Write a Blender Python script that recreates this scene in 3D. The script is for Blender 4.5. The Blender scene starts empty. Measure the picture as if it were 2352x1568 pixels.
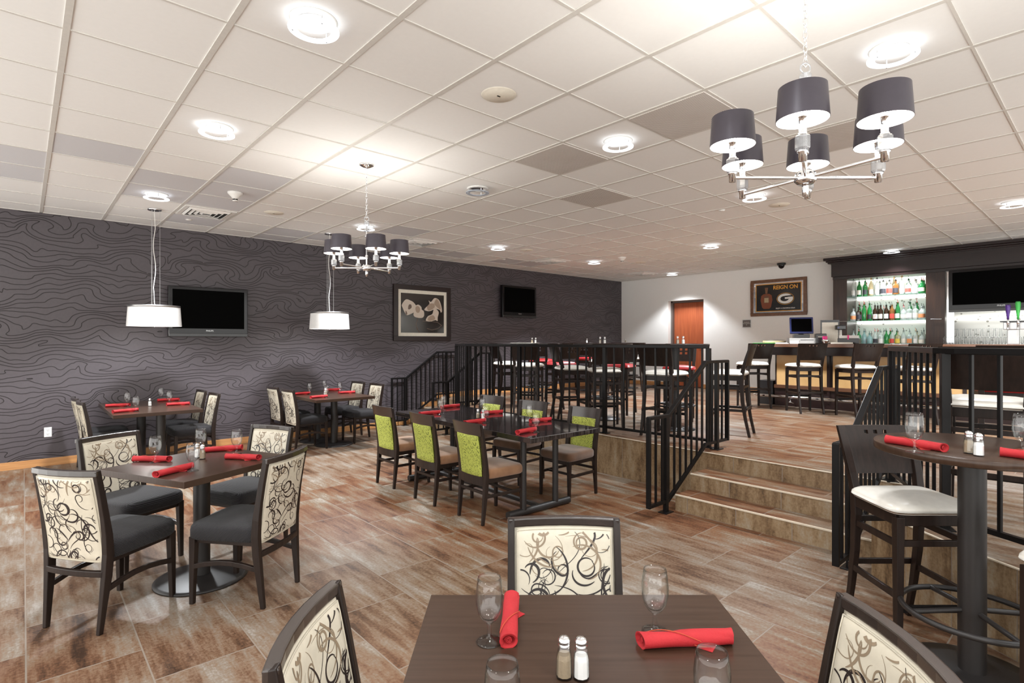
import bpy, bmesh, math, random
import numpy as np
from mathutils import Vector, Matrix
R = math.radians
SC = bpy.context.scene
COL = SC.collection
# ---------------------------------------------------------------- camera, world, exposure
cam = bpy.data.objects.new('camera', bpy.data.cameras.new('camera')); COL.objects.link(cam)
cam.location = (0, 0, 1.55); cam.rotation_euler = (R(90), 0, R(-41.8))
cam.data.sensor_width = 36; cam.data.lens = 1256 / 2352 * 36; cam.data.clip_start = .05
SC.camera = cam
SC.view_settings.view_transform = 'Standard'; SC.view_settings.look = 'None'
SC.view_settings.gamma = 1; SC.view_settings.use_curve_mapping = False
SC.view_settings.exposure = 0.38
W = bpy.data.worlds.new('world'); SC.world = W; W.use_nodes = True
W.node_tree.nodes['Background'].inputs[0].default_value = (1.0, .99, .955, 1)
W.node_tree.nodes['Background'].inputs[1].default_value = 2.45
try:
    SC.cycles.use_denoising = True; SC.cycles.max_bounces = 10; SC.cycles.transparent_max_bounces = 16
    SC.cycles.sample_clamp_indirect = 6; SC.cycles.caustics_refractive = False; SC.cycles.caustics_reflective = False
except Exception: pass
SPOT_W, RING_E, BULB_W, PEND_W = 18, 1.1, .8, 5
CEIL = 3.15; PZ = .45
SPOT_XY = [(1.08, 2.69), (1.08, 4.52), (1.08, 7.0), (3.54, .84), (3.54, 2.69), (5.96, 2.69), (8.48, .84), (3.54, 7.0),
           (5.96, 7.02), (8.48, 4.55), (8.48, 7.03), (11.3, 7.03), (11.3, 2.7)]
HIDDEN_XY = [(1.08, .84), (-1.4, 2.69), (-1.4, 4.52), (-1.4, 7.0), (1.08, -1.0), (3.54, -1.0), (5.96, -1.0), (-1.4, .84), (8.48, -1.2), (11.3, .6), (5.96, .84)]

# ---------------------------------------------------------------- node helpers
def mat(name):
    m = bpy.data.materials.new(name); m.use_nodes = True
    return m, m.node_tree, m.node_tree.nodes['Principled BSDF']
def nd(t, kind, **kw):
    n = t.nodes.new(kind)
    for k, v in kw.items():
        if k.startswith('i_'):
            key = k[2:]; key = int(key) if key.isdigit() else key.replace('_', ' ')
            n.inputs[key].default_value = v
        else: setattr(n, k, v)
    return n
def c4(c): return (c[0], c[1], c[2], 1)
def ramp(t, src, stops):
    r = t.nodes.new('ShaderNodeValToRGB'); e = r.color_ramp.elements
    while len(e) < len(stops): e.new(.5)
    for q, (p, c) in zip(e, stops): q.position = p; q.color = c4(c)
    t.links.new(src, r.inputs[0]); return r.outputs[0]
def coords(t, scale=(1, 1, 1), loc=(0, 0, 0), kind='Object'):
    c = t.nodes.new('ShaderNodeTexCoord'); mp = t.nodes.new('ShaderNodeMapping')
    mp.inputs['Scale'].default_value = scale; mp.inputs['Location'].default_value = loc
    t.links.new(c.outputs[kind], mp.inputs[0]); return mp.outputs[0]
def noise(t, vec, scale=5, detail=4, rough=.5, w=None):
    n = t.nodes.new('ShaderNodeTexNoise')
    if w is not None: n.noise_dimensions = '4D'; t.links.new(w, n.inputs['W'])
    n.inputs['Scale'].default_value = scale; n.inputs['Detail'].default_value = detail; n.inputs['Roughness'].default_value = rough
    t.links.new(vec, n.inputs['Vector']); return n.outputs[0]
def bump(t, b, h, strength=.2, dist=.002):
    n = t.nodes.new('ShaderNodeBump'); n.inputs['Strength'].default_value = strength; n.inputs['Distance'].default_value = dist
    t.links.new(h, n.inputs['Height']); t.links.new(n.outputs[0], b.inputs['Normal'])
def mth(t, op, a, b=None, c=None):
    n = t.nodes.new('ShaderNodeMath'); n.operation = op
    for i, v in enumerate((a, b, c)):
        if v is None: continue
        if isinstance(v, (int, float)): n.inputs[i].default_value = v
        else: t.links.new(v, n.inputs[i])
    return n.outputs[0]
def mixc(t, f, a, b, mode='MIX'):
    n = t.nodes.new('ShaderNodeMix'); n.data_type = 'RGBA'; n.blend_type = mode
    for i, v in ((0, f), (6, a), (7, b)):
        if isinstance(v, (int, float)): n.inputs[i].default_value = v
        elif isinstance(v, tuple): n.inputs[i].default_value = c4(v)
        else: t.links.new(v, n.inputs[i])
    return n.outputs[2]
def flat(name, col, rough=.5, metal=0, bumpy=0, coat=0, spec=None, emis=None, es=1, var=.1):
    m, t, b = mat(name)
    b.inputs['Base Color'].default_value = c4(col); b.inputs['Roughness'].default_value = rough; b.inputs['Metallic'].default_value = metal
    v = coords(t); n = noise(t, v, 35, 3)
    t.links.new(ramp(t, n, [(0, tuple(c * (1 - var) for c in col)), (1, tuple(min(1, c * (1 + var)) for c in col))]), b.inputs['Base Color'])
    if bumpy: bump(t, b, noise(t, v, 160, 2), bumpy)
    if coat: b.inputs['Coat Weight'].default_value = coat; b.inputs['Coat Roughness'].default_value = .08
    if spec is not None: b.inputs['Specular IOR Level'].default_value = spec
    if emis: b.inputs['Emission Color'].default_value = c4(emis); b.inputs['Emission Strength'].default_value = es
    return m
def wood(name, a, b_, rough=.35, scale=(2, 40, 40), coat=.2, spec=.5):
    m, t, b = mat(name)
    n = noise(t, coords(t, scale), 1.5, 5, .6)
    t.links.new(ramp(t, n, [(.3, a), (.7, b_)]), b.inputs['Base Color'])
    b.inputs['Roughness'].default_value = rough; b.inputs['Coat Weight'].default_value = coat; b.inputs['Coat Roughness'].default_value = .25
    b.inputs['Specular IOR Level'].default_value = spec
    bump(t, b, n, .06); return m
def emit(name, col, s):
    m, t, b = mat(name); b.inputs['Base Color'].default_value = c4(col)
    b.inputs['Emission Color'].default_value = c4(col); b.inputs['Emission Strength'].default_value = s; return m
def glass(name, col=(1, 1, 1), edge=(.55, .62, .62), body=0.0, bodycol=(1, 1, 1), gloss=1.4, bias=.05):
    '''thin-walled glass: see-through wall, Fresnel reflection, greener and denser where it is seen edge-on'''
    m, t, b = mat(name); t.nodes.remove(b); out = t.nodes['Material Output']
    tr = t.nodes.new('ShaderNodeBsdfTransparent'); gl = t.nodes.new('ShaderNodeBsdfGlossy'); gl.inputs['Roughness'].default_value = .02
    lw = t.nodes.new('ShaderNodeLayerWeight'); lw.inputs['Blend'].default_value = .5
    e = mth(t, 'POWER', lw.outputs['Facing'], 3.5)
    t.links.new(mixc(t, e, col, edge), tr.inputs['Color'])
    mx = t.nodes.new('ShaderNodeMixShader'); t.links.new(mth(t, 'MINIMUM', mth(t, 'MULTIPLY_ADD', mth(t, 'POWER', lw.outputs['Facing'], 4), .5 * gloss, bias), .9), mx.inputs[0])
    last = tr.outputs[0]
    if body:
        df = t.nodes.new('ShaderNodeBsdfDiffuse'); df.inputs['Color'].default_value = c4(bodycol); m2 = t.nodes.new('ShaderNodeMixShader'); m2.inputs[0].default_value = body
        t.links.new(tr.outputs[0], m2.inputs[1]); t.links.new(df.outputs[0], m2.inputs[2]); last = m2.outputs[0]
    t.links.new(last, mx.inputs[1]); t.links.new(gl.outputs[0], mx.inputs[2]); t.links.new(mx.outputs[0], out.inputs['Surface']); return m
M = {}
M['frame'] = wood('espresso_wood', (.011, .0066, .0052), (.022, .0135, .0105), .38, (30, 30, 2), .06, .3)
M['frame_d'] = wood('dark_stool_wood', (.010, .0058, .0046), (.021, .012, .009), .38, (30, 30, 2), .04, .25)
M['crest'] = wood('satin_dark_wood', (.018, .0115, .009), (.034, .023, .019), .27, (2, 30, 30), .6)
M['ttop'] = wood('brown_laminate', (.034, .0175, .0105), (.052, .029, .019), .28, (1.5, 40, 1), .05, .32)
M['ttop_edge'] = wood('brown_edge', (.07, .045, .035), (.1, .066, .052), .4, (1.5, 40, 1), .1)
M['cab'] = wood('cabinet_wood', (.018, .008, .007), (.05, .022, .012), .32, (14, 14, 1.2), .15, .35)
M['cabd'] = wood('header_wood', (.013, .006, .006), (.022, .010, .009), .28, (3, 3, 14), .2, .35)
M['bartop'] = wood('bar_top_wood', (.07, .028, .014), (.14, .06, .03), .25, (10, 1.5, 10), .6)
M['maple'] = wood('maple_panel', (.52, .31, .12), (.68, .43, .19), .35, (2, 2, 1), .3)
M['oak'] = wood('oak_baseboard', (.42, .19, .07), (.6, .31, .12), .4, (2, 20, 30), .2)
M['doorw'] = wood('cherry_door', (.33, .075, .03), (.46, .12, .045), .4, (16, 16, 1), .2)
M['pframe'] = wood('walnut_frame', (.10, .04, .015), (.2, .085, .035), .35, (12, 12, 12), .4)
M['black'] = flat('black_metal', (.008, .0072, .0072), .3, 0, 0, .04, spec=.12)
M['blackp'] = flat('black_plastic', (.010, .010, .011), .3, 0, 0, .3)
M['iron'] = flat('dark_cast_metal', (.016, .0135, .013), .45, 0, .1)
M['screen'] = flat('screen_black', (.0005, .0005, .0005), .5, spec=.03)
M['bezel'] = flat('gloss_black_bezel', (.005, .004, .005), .12, 0, 0, .12, spec=.25)
M['chrome'] = flat('chrome', (.85, .86, .88), .08, 1)
M['steel'] = flat('brushed_steel', (.5, .5, .5), .3, 1)
M['white'] = flat('white_plastic', (.8, .79, .76), .4)
M['cream_lbl'] = flat('cream_label', (.8, .76, .66), .6)
M['vinyl'] = flat('white_vinyl', (.74, .71, .65), .32, 0, .06, .1)
M['redv'] = flat('red_vinyl', (.37, .015, .018), .4, 0, .08)
M['cream'] = flat('cream_vinyl', (.56, .51, .41), .38, 0, .05)
M['swirl'] = flat('swirl_ink', (.016, .010, .010), .35)
M['swirl_t'] = flat('swirl_tan_sheen', (.24, .18, .12), .4)  # paints the reflection over the top strokes; also a few stray tan ones
M['napkin'] = flat('red_napkin', (.37, .009, .014), .8, 0, .5)
M['napkin_edge'] = flat('napkin_hem', (.45, .06, .02), .8)
M['wallw'] = flat('white_paint', (.88, .875, .855), .6, 0, .03, var=.02)
M['paper'] = flat('wallpaper_ground', (.075, .064, .072), .45, 0, .05)
M['line'] = flat('wallpaper_line', (.016, .011, .012), .6)
M['tile'] = flat('ceiling_tile', (.88, .88, .865), .8, 0, .04, var=.02)
M['tile_d'] = flat('ceiling_tile_grey', (.64, .645, .67), .8, 0, .04, var=.02)
M['tgrid'] = flat('ceiling_grid_metal', (.66, .64, .60), .5)
M['glass'] = glass('clear_glass')
M['glassc'] = glass('crystal', (.82, .84, .87), (.3, .33, .37), .12, (.9, .92, .95), 1, .22)
M['shelfg'] = glass('shelf_glass', (.70, .88, .83), (.25, .5, .42), .06, (.5, .75, .65))
M['salt'] = flat('salt', (.85, .84, .82), .9)
M['pepper'] = flat('pepper', (.30, .23, .15), .95, 0, .8)
M['shade_out'] = flat('shade_dark_satin', (.060, .052, .066), .36, .15)
M['shade_in'] = flat('shade_white_lining', (.9, .88, .84), .6)
M['pshade'] = flat('white_linen_shade', (.50, .49, .475), .8, 0, .2, emis=(1, .97, .94), es=.16)
M['ring'] = emit('frosted_ring', (.93, .96, 1), RING_E)
M['ringoff'] = flat('frosted_ring_unlit', (.45, .5, .58), .3)
M['lens'] = emit('downlight_lens', (.95, .97, 1), 4)
M['diff'] = emit('pendant_diffuser', (1, .96, .92), 2)
M['bulb'] = emit('bulb_glow', (1, .97, .92), 30)
M['backglow'] = emit('shelf_light_strip', (1, 1, .97), 3)

def floor_mat(name, along='y', lighter=0.0, warm=0.0):
    m, t, b = mat(name)
    tc = t.nodes.new('ShaderNodeTexCoord'); sp = t.nodes.new('ShaderNodeSeparateXYZ'); t.links.new(tc.outputs['Object'], sp.inputs[0])
    cb = t.nodes.new('ShaderNodeCombineXYZ')
    if along == 'y':
        t.links.new(mth(t, 'ADD', sp.outputs[1], 6.72 * 2 - .267), cb.inputs[0]); t.links.new(mth(t, 'ADD', sp.outputs[0], 8.75 - .01), cb.inputs[1])
    else:  # risers: joints are vertical, streaks run up
        q = mth(t, 'ADD', sp.outputs[0], sp.outputs[1])
        t.links.new(mth(t, 'ADD', mth(t, 'MULTIPLY', sp.outputs[2], 1), 0), cb.inputs[0])
        t.links.new(mth(t, 'ADD', q, .12), cb.inputs[1])
    br = nd(t, 'ShaderNodeTexBrick', offset=.5, offset_frequency=2, i_Color1=(0, 0, 0, 1), i_Color2=(1, 1, 1, 1), i_Scale=1)
    br.inputs['Mortar Size'].default_value = .0042; br.inputs['Mortar Smooth'].default_value = .3; br.inputs['Bias'].default_value = 0
    br.inputs['Brick Width'].default_value = .672 if along == 'y' else 40
    br.inputs['Row Height'].default_value = .4375 if along == 'y' else .45
    t.links.new(cb.outputs[0], br.inputs['Vector'])
    rnd = mth(t, 'MULTIPLY', br.outputs['Color'], 23.0)
    mp = t.nodes.new('ShaderNodeMapping'); t.links.new(cb.outputs[0], mp.inputs[0])
    mp.inputs['Scale'].default_value = (1.6, 13, 1) if along == 'y' else (3.2, 13, 1)
    s1 = noise(t, mp.outputs[0], 1.0, 8, .68, w=rnd)
    mp2 = t.nodes.new('ShaderNodeMapping'); t.links.new(cb.outputs[0], mp2.inputs[0]); mp2.inputs['Scale'].default_value = (2.2, 4.5, 1)
    s2 = noise(t, mp2.outputs[0], 1.0, 4, .55, w=mth(t, 'ADD', rnd, 7))
    big = noise(t, tc.outputs['Object'], .33, 1, .5)
    fine = noise(t, tc.outputs['Object'], 60, 3, .6)
    f = mth(t, 'ADD', mth(t, 'MULTIPLY', s1, .62), mth(t, 'MULTIPLY', s2, .38))
    f = mth(t, 'ADD', f, mth(t, 'MULTIPLY', mth(t, 'SUBTRACT', fine, .5), .22))
    f = mth(t, 'ADD', f, mth(t, 'MULTIPLY', mth(t, 'SUBTRACT', br.outputs['Color'], .5), .07))
    if along == 'y':
        stops = [(.35, (.032, .014, .008)), (.44, (.125, .048, .021)), (.50, (.175, .085, .042)), (.56, (.185, .135, .09)), (.68, (.35, .325, .285))]
        stops_g = [(.35, (.042, .023, .014)), (.43, (.12, .066, .038)), (.49, (.175, .118, .078)), (.56, (.21, .172, .136)), (.69, (.35, .325, .30))]
        fac = ramp(t, big, [(.42, (0, 0, 0)), (.56, (1, 1, 1))])
        col = mixc(t, fac, ramp(t, f, stops), ramp(t, f, stops_g))
    else:
        col = ramp(t, f, [(.32, (.05, .031, .018)), (.43, (.175, .11, .058)), (.52, (.265, .185, .108)), (.60, (.30, .24, .17)), (.70, (.40, .36, .30))])
    col = mixc(t, br.outputs['Fac'], col, (.22, .18, .145))
    t.links.new(col, b.inputs['Base Color'])
    t.links.new(ramp(t, s2, [(0, (.3,) * 3), (1, (.45,) * 3)]), b.inputs['Roughness']); b.inputs['Specular IOR Level'].default_value = .32
    bump(t, b, mth(t, 'SUBTRACT', mth(t, 'MULTIPLY', f, .5), br.outputs['Fac']), .35, .0015)
    return m
M['floor'] = floor_mat('streaked_floor_tile')
M['riser'] = floor_mat('streaked_riser_tile', 'z')
M['nosing'] = flat('tile_nosing', (.62, .54, .43), .4)

def lime_mat():
    m, t, b = mat('lime_burst_fabric')
    v = coords(t, (1, .25, 1)); vo = t.nodes.new('ShaderNodeTexVoronoi'); vo.inputs['Scale'].default_value = 7.5; vo.inputs['Randomness'].default_value = .8
    t.links.new(v, vo.inputs['Vector'])
    sc = t.nodes.new('ShaderNodeVectorMath'); sc.operation = 'SUBTRACT'; t.links.new(v, sc.inputs[0]); t.links.new(vo.outputs['Position'], sc.inputs[1])
    sp = t.nodes.new('ShaderNodeSeparateXYZ'); t.links.new(sc.outputs[0], sp.inputs[0])
    ang = mth(t, 'ARCTAN2', sp.outputs[2], sp.outputs[0])
    n1 = noise(t, v, 30, 2)
    spokes = mth(t, 'SINE', mth(t, 'ADD', mth(t, 'MULTIPLY', ang, 26), mth(t, 'MULTIPLY', n1, 7)))
    dash = noise(t, v, 55, 1)
    f = mth(t, 'MULTIPLY', mth(t, 'GREATER_THAN', spokes, .45), mth(t, 'GREATER_THAN', dash, .5))
    f = mth(t, 'MULTIPLY', f, mth(t, 'GREATER_THAN', vo.outputs['Distance'], .1))
    col = mixc(t, noise(t, v, 14, 3), (.30, .34, .05), (.40, .43, .085))
    t.links.new(mixc(t, f, col, (.09, .11, .015)), b.inputs['Base Color'])
    b.inputs['Roughness'].default_value = .75
    bump(t, b, mth(t, 'MULTIPLY', f, -1), .5, .002); return m
M['lime'] = lime_mat()
def suede(name, a, b_):
    m, t, b = mat(name); n = noise(t, coords(t), 9, 4)
    t.links.new(ramp(t, n, [(.3, a), (.7, b_)]), b.inputs['Base Color']); b.inputs['Roughness'].default_value = .9
    b.inputs['Sheen Weight'].default_value = .4; bump(t, b, noise(t, coords(t), 250, 2), .2); return m
M['suede'] = suede('tan_suede', (.20, .092, .040), (.30, .158, .078))
M['suede_d'] = suede('brown_suede', (.075, .034, .014), (.13, .062, .03))
def cord():
    m, t, b = mat('ribbed_charcoal_fabric'); v = coords(t)
    sp = t.nodes.new('ShaderNodeSeparateXYZ'); t.links.new(v, sp.inputs[0])
    w = mth(t, 'SINE', mth(t, 'MULTIPLY', mth(t, 'ADD', sp.outputs[1], sp.outputs[2]), 700))
    n = noise(t, v, 12, 3)
    t.links.new(mixc(t, mth(t, 'MULTIPLY_ADD', w, .3, .5), (.003, .0024, .0034), mixc(t, n, (.008, .006, .0085), (.014, .011, .015))), b.inputs['Base Color'])
    b.inputs['Roughness'].default_value = .8; b.inputs['Sheen Weight'].default_value = .08
    bump(t, b, w, .6, .003); return m
M['cord'] = cord()
def striated():
    m, t, b = mat('striated_dark_laminate')
    n = noise(t, coords(t, (150, 1.2, 1)), 1, 3, .6); n2 = noise(t, coords(t, (34, .8, 1)), 1, 3, .6)
    f = mth(t, 'ADD', mth(t, 'MULTIPLY', n, .7), mth(t, 'MULTIPLY', n2, .3))
    t.links.new(ramp(t, f, [(.42, (.010, .008, .008)), (.56, (.026, .020, .020)), (.66, (.10, .085, .08))]), b.inputs['Base Color'])
    b.inputs['Roughness'].default_value = .1; b.inputs['Coat Weight'].default_value = .5; b.inputs['Coat Roughness'].default_value = .03; return m
M['stri'] = striated()
def perf():
    m, t, b = mat('perforated_grille')
    v = coords(t, (1, 1, 1)); sp = t.nodes.new('ShaderNodeSeparateXYZ'); t.links.new(v, sp.inputs[0])
    a = mth(t, 'SINE', mth(t, 'MULTIPLY', sp.outputs[0], 420)); c = mth(t, 'SINE', mth(t, 'MULTIPLY', sp.outputs[1], 420))
    f = mth(t, 'GREATER_THAN', mth(t, 'MULTIPLY', a, c), .16)
    dust = noise(t, v, 3.2, 3)
    t.links.new(mixc(t, f, mixc(t, dust, (.80, .77, .74), (.66, .60, .55)), (.30, .275, .25)), b.inputs['Base Color'])
    b.inputs['Roughness'].default_value = .6; return m
M['perf'] = perf()
def dots():
    m, t, b = mat('speckled_back_panel')
    v = coords(t, (1, 1, 1)); vo = t.nodes.new('ShaderNodeTexVoronoi'); vo.inputs['Scale'].default_value = 13; t.links.new(v, vo.inputs['Vector'])
    f = mth(t, 'LESS_THAN', vo.outputs['Distance'], .22)
    t.links.new(mixc(t, mth(t, 'MULTIPLY', f, .8), (.78, .78, .73), (.20, .19, .15)), b.inputs['Base Color'])
    b.inputs['Roughness'].default_value = .3; return m
M['dots'] = dots()
M['mirror'] = flat('mirror', (.8, .82, .85), .03, 1)
M['gold'] = flat('poster_gold', (.75, .35, .04), .4)
M['pblack'] = flat('poster_black', (.008, .007, .007), .15, 0, 0, .6)
M['print_d'] = flat('print_dark_sepia', (.028, .021, .018), .1, 0, 0, .7)
M['petal'] = flat('print_petal_cream', (.62, .54, .46), .3)
M['petal_t'] = flat('print_petal_tan', (.36, .27, .20), .3)
M['petal_s'] = flat('print_petal_shade', (.14, .095, .07), .3)
M['signg'] = flat('sign_grey_brown', (.12, .10, .09), .4)
M['green'] = flat('green_plastic', (.04, .35, .06), .4)
M['purple'] = flat('purple_tap', (.06, .02, .16), .3)
M['blue'] = flat('blue_plastic', (.02, .06, .4), .3)
M['pink'] = flat('pink_packets', (.8, .05, .25), .6)
M['redcap'] = flat('red_cap', (.7, .03, .03), .4)
M['tray'] = flat('straw_tray', (.42, .33, .2), .6, 0, .3)
M['bluebez'] = flat('blue_black_bezel', (.02, .03, .12), .2)

# ---------------------------------------------------------------- mesh builder
class MB:
    def __init__(s): s.v = []; s.f = []; s.m = []; s.sm = []
    def add(s, vs, fs, mi=0, smooth=False):
        o = len(s.v); s.v += [tuple(v) for v in vs]
        for f in fs: s.f.append(tuple(i + o for i in f)); s.m.append(mi); s.sm.append(smooth)
        return s
    def box(s, c, d, rz=0, mi=0, taper=1, mat4=None):
        x, y, z = (k / 2 for k in d); vs = []
        for zz, k in ((-z, taper), (z, 1)):
            for a, b in ((-x, -y), (x, -y), (x, y), (-x, y)):
                a *= k; b *= k
                p = Vector((a, b, zz))
                if mat4: p = mat4 @ p
                elif rz: p = Vector((a * math.cos(rz) - b * math.sin(rz), a * math.sin(rz) + b * math.cos(rz), zz))
                vs.append((p[0] + c[0], p[1] + c[1], p[2] + c[2]))
        return s.add(vs, [(3, 2, 1, 0), (4, 5, 6, 7), (0, 1, 5, 4), (1, 2, 6, 5), (2, 3, 7, 6), (3, 0, 4, 7)], mi)
    def b2(s, a, b, mi=0):
        return s.box([(p + q) / 2 for p, q in zip(a, b)], [abs(q - p) for p, q in zip(a, b)], 0, mi)
    def sweep(s, pts, w, h, up=(0, 0, 1), mi=0, ws=None, hs=None):
        """rectangular section swept along pts; w across, h along up"""
        pts = [Vector(p) for p in pts]; n = len(pts); vs = []
        for i, p in enumerate(pts):
            d = (pts[min(i + 1, n - 1)] - pts[max(i - 1, 0)]).normalized()
            sd = d.cross(Vector(up)).normalized(); u = sd.cross(d).normalized()
            k = 1
            if 0 < i < n - 1:
                d0 = (pts[i] - pts[i - 1]).normalized(); k = 1 / max(.5, d0.dot(d))
            ww = (ws[i] if ws else w) / 2; hh = (hs[i] if hs else h) / 2
            kk = k
            for a, b in ((-1, -1), (1, -1), (1, 1), (-1, 1)): vs.append(p + sd * a * ww * (kk if abs(d.z) < .1 else 1) + u * b * hh * (kk if abs(d.z) >= .02 else 1))
        fs = [(3, 2, 1, 0), tuple(4 * (n - 1) + k for k in range(4))]
        for i in range(n - 1):
            for k in range(4): a = 4 * i + k; b = 4 * i + (k + 1) % 4; fs.append((a, b, b + 4, a + 4))
        return s.add(vs, fs, mi)
    def tube(s, pts, r, n=10, mi=0, closed=False, caps=True, rs=None):
        pts = [Vector(p) for p in pts]; N = len(pts); vs = []; prev = None
        for i, p in enumerate(pts):
            if closed: d = (pts[(i + 1) % N] - pts[i - 1]).normalized()
            else: d = (pts[min(i + 1, N - 1)] - pts[max(i - 1, 0)]).normalized()
            if prev is None:
                a = d.cross(Vector((0, 0, 1)));
                if a.length < .1: a = d.cross(Vector((1, 0, 0)))
            else: a = prev - d * prev.dot(d)
            a.normalize(); prev = a; b = d.cross(a); rr = rs[i] if rs else r
            for k in range(n):
                t = 2 * math.pi * k / n; vs.append(p + a * math.cos(t) * rr + b * math.sin(t) * rr)
        fs = []
        for i in range(N if closed else N - 1):
            j = (i + 1) % N
            for k in range(n): fs.append((i * n + k, i * n + (k + 1) % n, j * n + (k + 1) % n, j * n + k))
        s.add(vs, fs, mi, True)
        if caps and not closed:
            s.add(vs[:n], [tuple(range(n))[::-1]], mi); s.add(vs[-n:], [tuple(range(n))], mi)
        return s
    def lathe(s, prof, n=24, c=(0, 0, 0), mi=0, smooth=True, closed=False, ang=0, oct_=False):
        vs = []; fs = []; N = len(prof)
        for r, z in prof:
            for k in range(n):
                t = 2 * math.pi * k / n + ang; vs.append((c[0] + r * math.cos(t), c[1] + r * math.sin(t), c[2] + z))
        rng = N if closed else N - 1
        for i in range(rng):
            j = (i + 1) % N
            for k in range(n):
                a, b, cc, d = i * n + k, i * n + (k + 1) % n, j * n + (k + 1) % n, j * n + k
                fs.append((a, b, cc, d))
        return s.add(vs, fs, mi, smooth)
    def disc(s, c, r, n=24, up=True, mi=0, nrm=None, ry=None):
        vs = [(c[0] + r * math.cos(2 * math.pi * k / n), c[1] + (ry or r) * math.sin(2 * math.pi * k / n), c[2]) for k in range(n)]
        return s.add(vs, [tuple(range(n)) if up else tuple(range(n))[::-1]], mi)
    def prism(s, poly, z0, z1, mi=0, side=None):
        n = len(poly); vs = [(x, y, z0) for x, y in poly] + [(x, y, z1) for x, y in poly]
        s.add(vs, [tuple(range(n))[::-1], tuple(range(n, 2 * n))], mi)
        return s.add(vs, [(i, (i + 1) % n, n + (i + 1) % n, n + i) for i in range(n)], mi if side is None else side)
    def grid(s, fn, nu, nv, mi=0, smooth=True, flip=False, skip=None):
        vs = [fn(i / nu, j / nv) for j in range(nv + 1) for i in range(nu + 1)]; fs = []
        for j in range(nv):
            for i in range(nu):
                if skip and skip(i, j): continue
                a = j * (nu + 1) + i; q = (a, a + 1, a + nu + 2, a + nu + 1); fs.append(q[::-1] if flip else q)
        return s.add(vs, fs, mi, smooth)
    def mesh(s, name, mats, bev=0, weld=False, recalc=True, seg=2):
        me = bpy.data.meshes.new(name); me.from_pydata(s.v, [], s.f); me.update()
        for k in mats: me.materials.append(M[k] if isinstance(k, str) else k)
        me.polygons.foreach_set('material_index', s.m); me.polygons.foreach_set('use_smooth', s.sm)
        if weld or bev or recalc:
            bm = bmesh.new(); bm.from_mesh(me)
            if weld or bev: bmesh.ops.remove_doubles(bm, verts=bm.verts, dist=1e-5)
            if recalc: bmesh.ops.recalc_face_normals(bm, faces=bm.faces)
            if bev:
                eds = [e for e in bm.edges if len(e.link_faces) == 2 and e.calc_face_angle(0) > .6]
                bmesh.ops.bevel(bm, geom=eds, offset=bev, segments=seg, profile=.6, affect='EDGES', clamp_overlap=True)
                bm.to_mesh(me)
                bm.free(); return me
            bm.to_mesh(me); bm.free()
        return me
def ob(name, me, parent=None, loc=(0, 0, 0), rz=0):
    if isinstance(me, tuple): me = me[0].mesh(name, *me[1:])
    o = bpy.data.objects.new(name, me); COL.objects.link(o); o.location = loc; o.rotation_euler = (0, 0, rz)
    if parent: o.parent = parent
    return o
def thing(name, label, cat, loc=(0, 0, 0), rz=0, group=None):
    o = bpy.data.objects.new(name, None); COL.objects.link(o); o.empty_display_size = .1
    o.location = loc; o.rotation_euler = (0, 0, rz); o['label'] = label; o['category'] = cat
    if group: o['group'] = group
    return o
def tag(o, label, cat, group=None, kind=None):
    o['label'] = label; o['category'] = cat
    if group: o['group'] = group
    if kind: o['kind'] = kind
    return o
def struct(name, me):
    o = ob(name, me); o['kind'] = 'structure'; return o
def dup(root, loc, rz, label, group=None):
    r = root.copy(); COL.objects.link(r); r.location = loc; r.rotation_euler = (0, 0, rz); r['label'] = label
    if group: r['group'] = group
    for ch in root.children:
        c = ch.copy(); COL.objects.link(c); c.parent = r
        for g in ch.children:
            d = g.copy(); COL.objects.link(d); d.parent = c
    return r
class Kind:
    """first use moves the prototype, later uses copy it"""
    def __init__(s, root): s.root = root; s.used = False
    def at(s, loc, rz, label, group=None):
        if not s.used:
            s.used = True; o = s.root; o.location = loc; o.rotation_euler = (0, 0, rz); o['label'] = label
            if group: o['group'] = group
            return o
        return dup(s.root, loc, rz, label, group)
def text(name, s, size, mt, parent, loc, rot, sx=1, depth=.0008, bold=0):
    c = bpy.data.curves.new(name, 'FONT'); c.body = s; c.size = size; c.align_x = 'CENTER'; c.align_y = 'CENTER'; c.extrude = depth; c.offset = bold
    tmp = bpy.data.objects.new('tmp', c); COL.objects.link(tmp); dg = bpy.context.evaluated_depsgraph_get(); dg.update()
    me = bpy.data.meshes.new_from_object(tmp.evaluated_get(dg)); me.materials.clear(); me.materials.append(M[mt])
    bpy.data.objects.remove(tmp); bpy.data.curves.remove(c); o = bpy.data.objects.new(name, me); COL.objects.link(o); o.parent = parent; o.location = loc; o.rotation_euler = rot; o.scale = (sx, 1, 1)
    return o
def nth(i): return ['first', 'second', 'third', 'fourth', 'fifth', 'sixth', 'seventh', 'eighth', 'ninth', 'tenth', 'eleventh', 'twelfth', 'thirteenth', 'fourteenth', 'fifteenth', 'sixteenth', 'seventeenth', 'eighteenth', 'nineteenth', 'twentieth'][i]
rnd = random.Random(7)

# ================================================================ ROOM
WY, WX = 8.95, 11.93
b = MB(); b.b2((-2.6, -2.6, -.12), (WX + 1.2, WY, 0)); struct('floor', (b, ['floor']))
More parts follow.
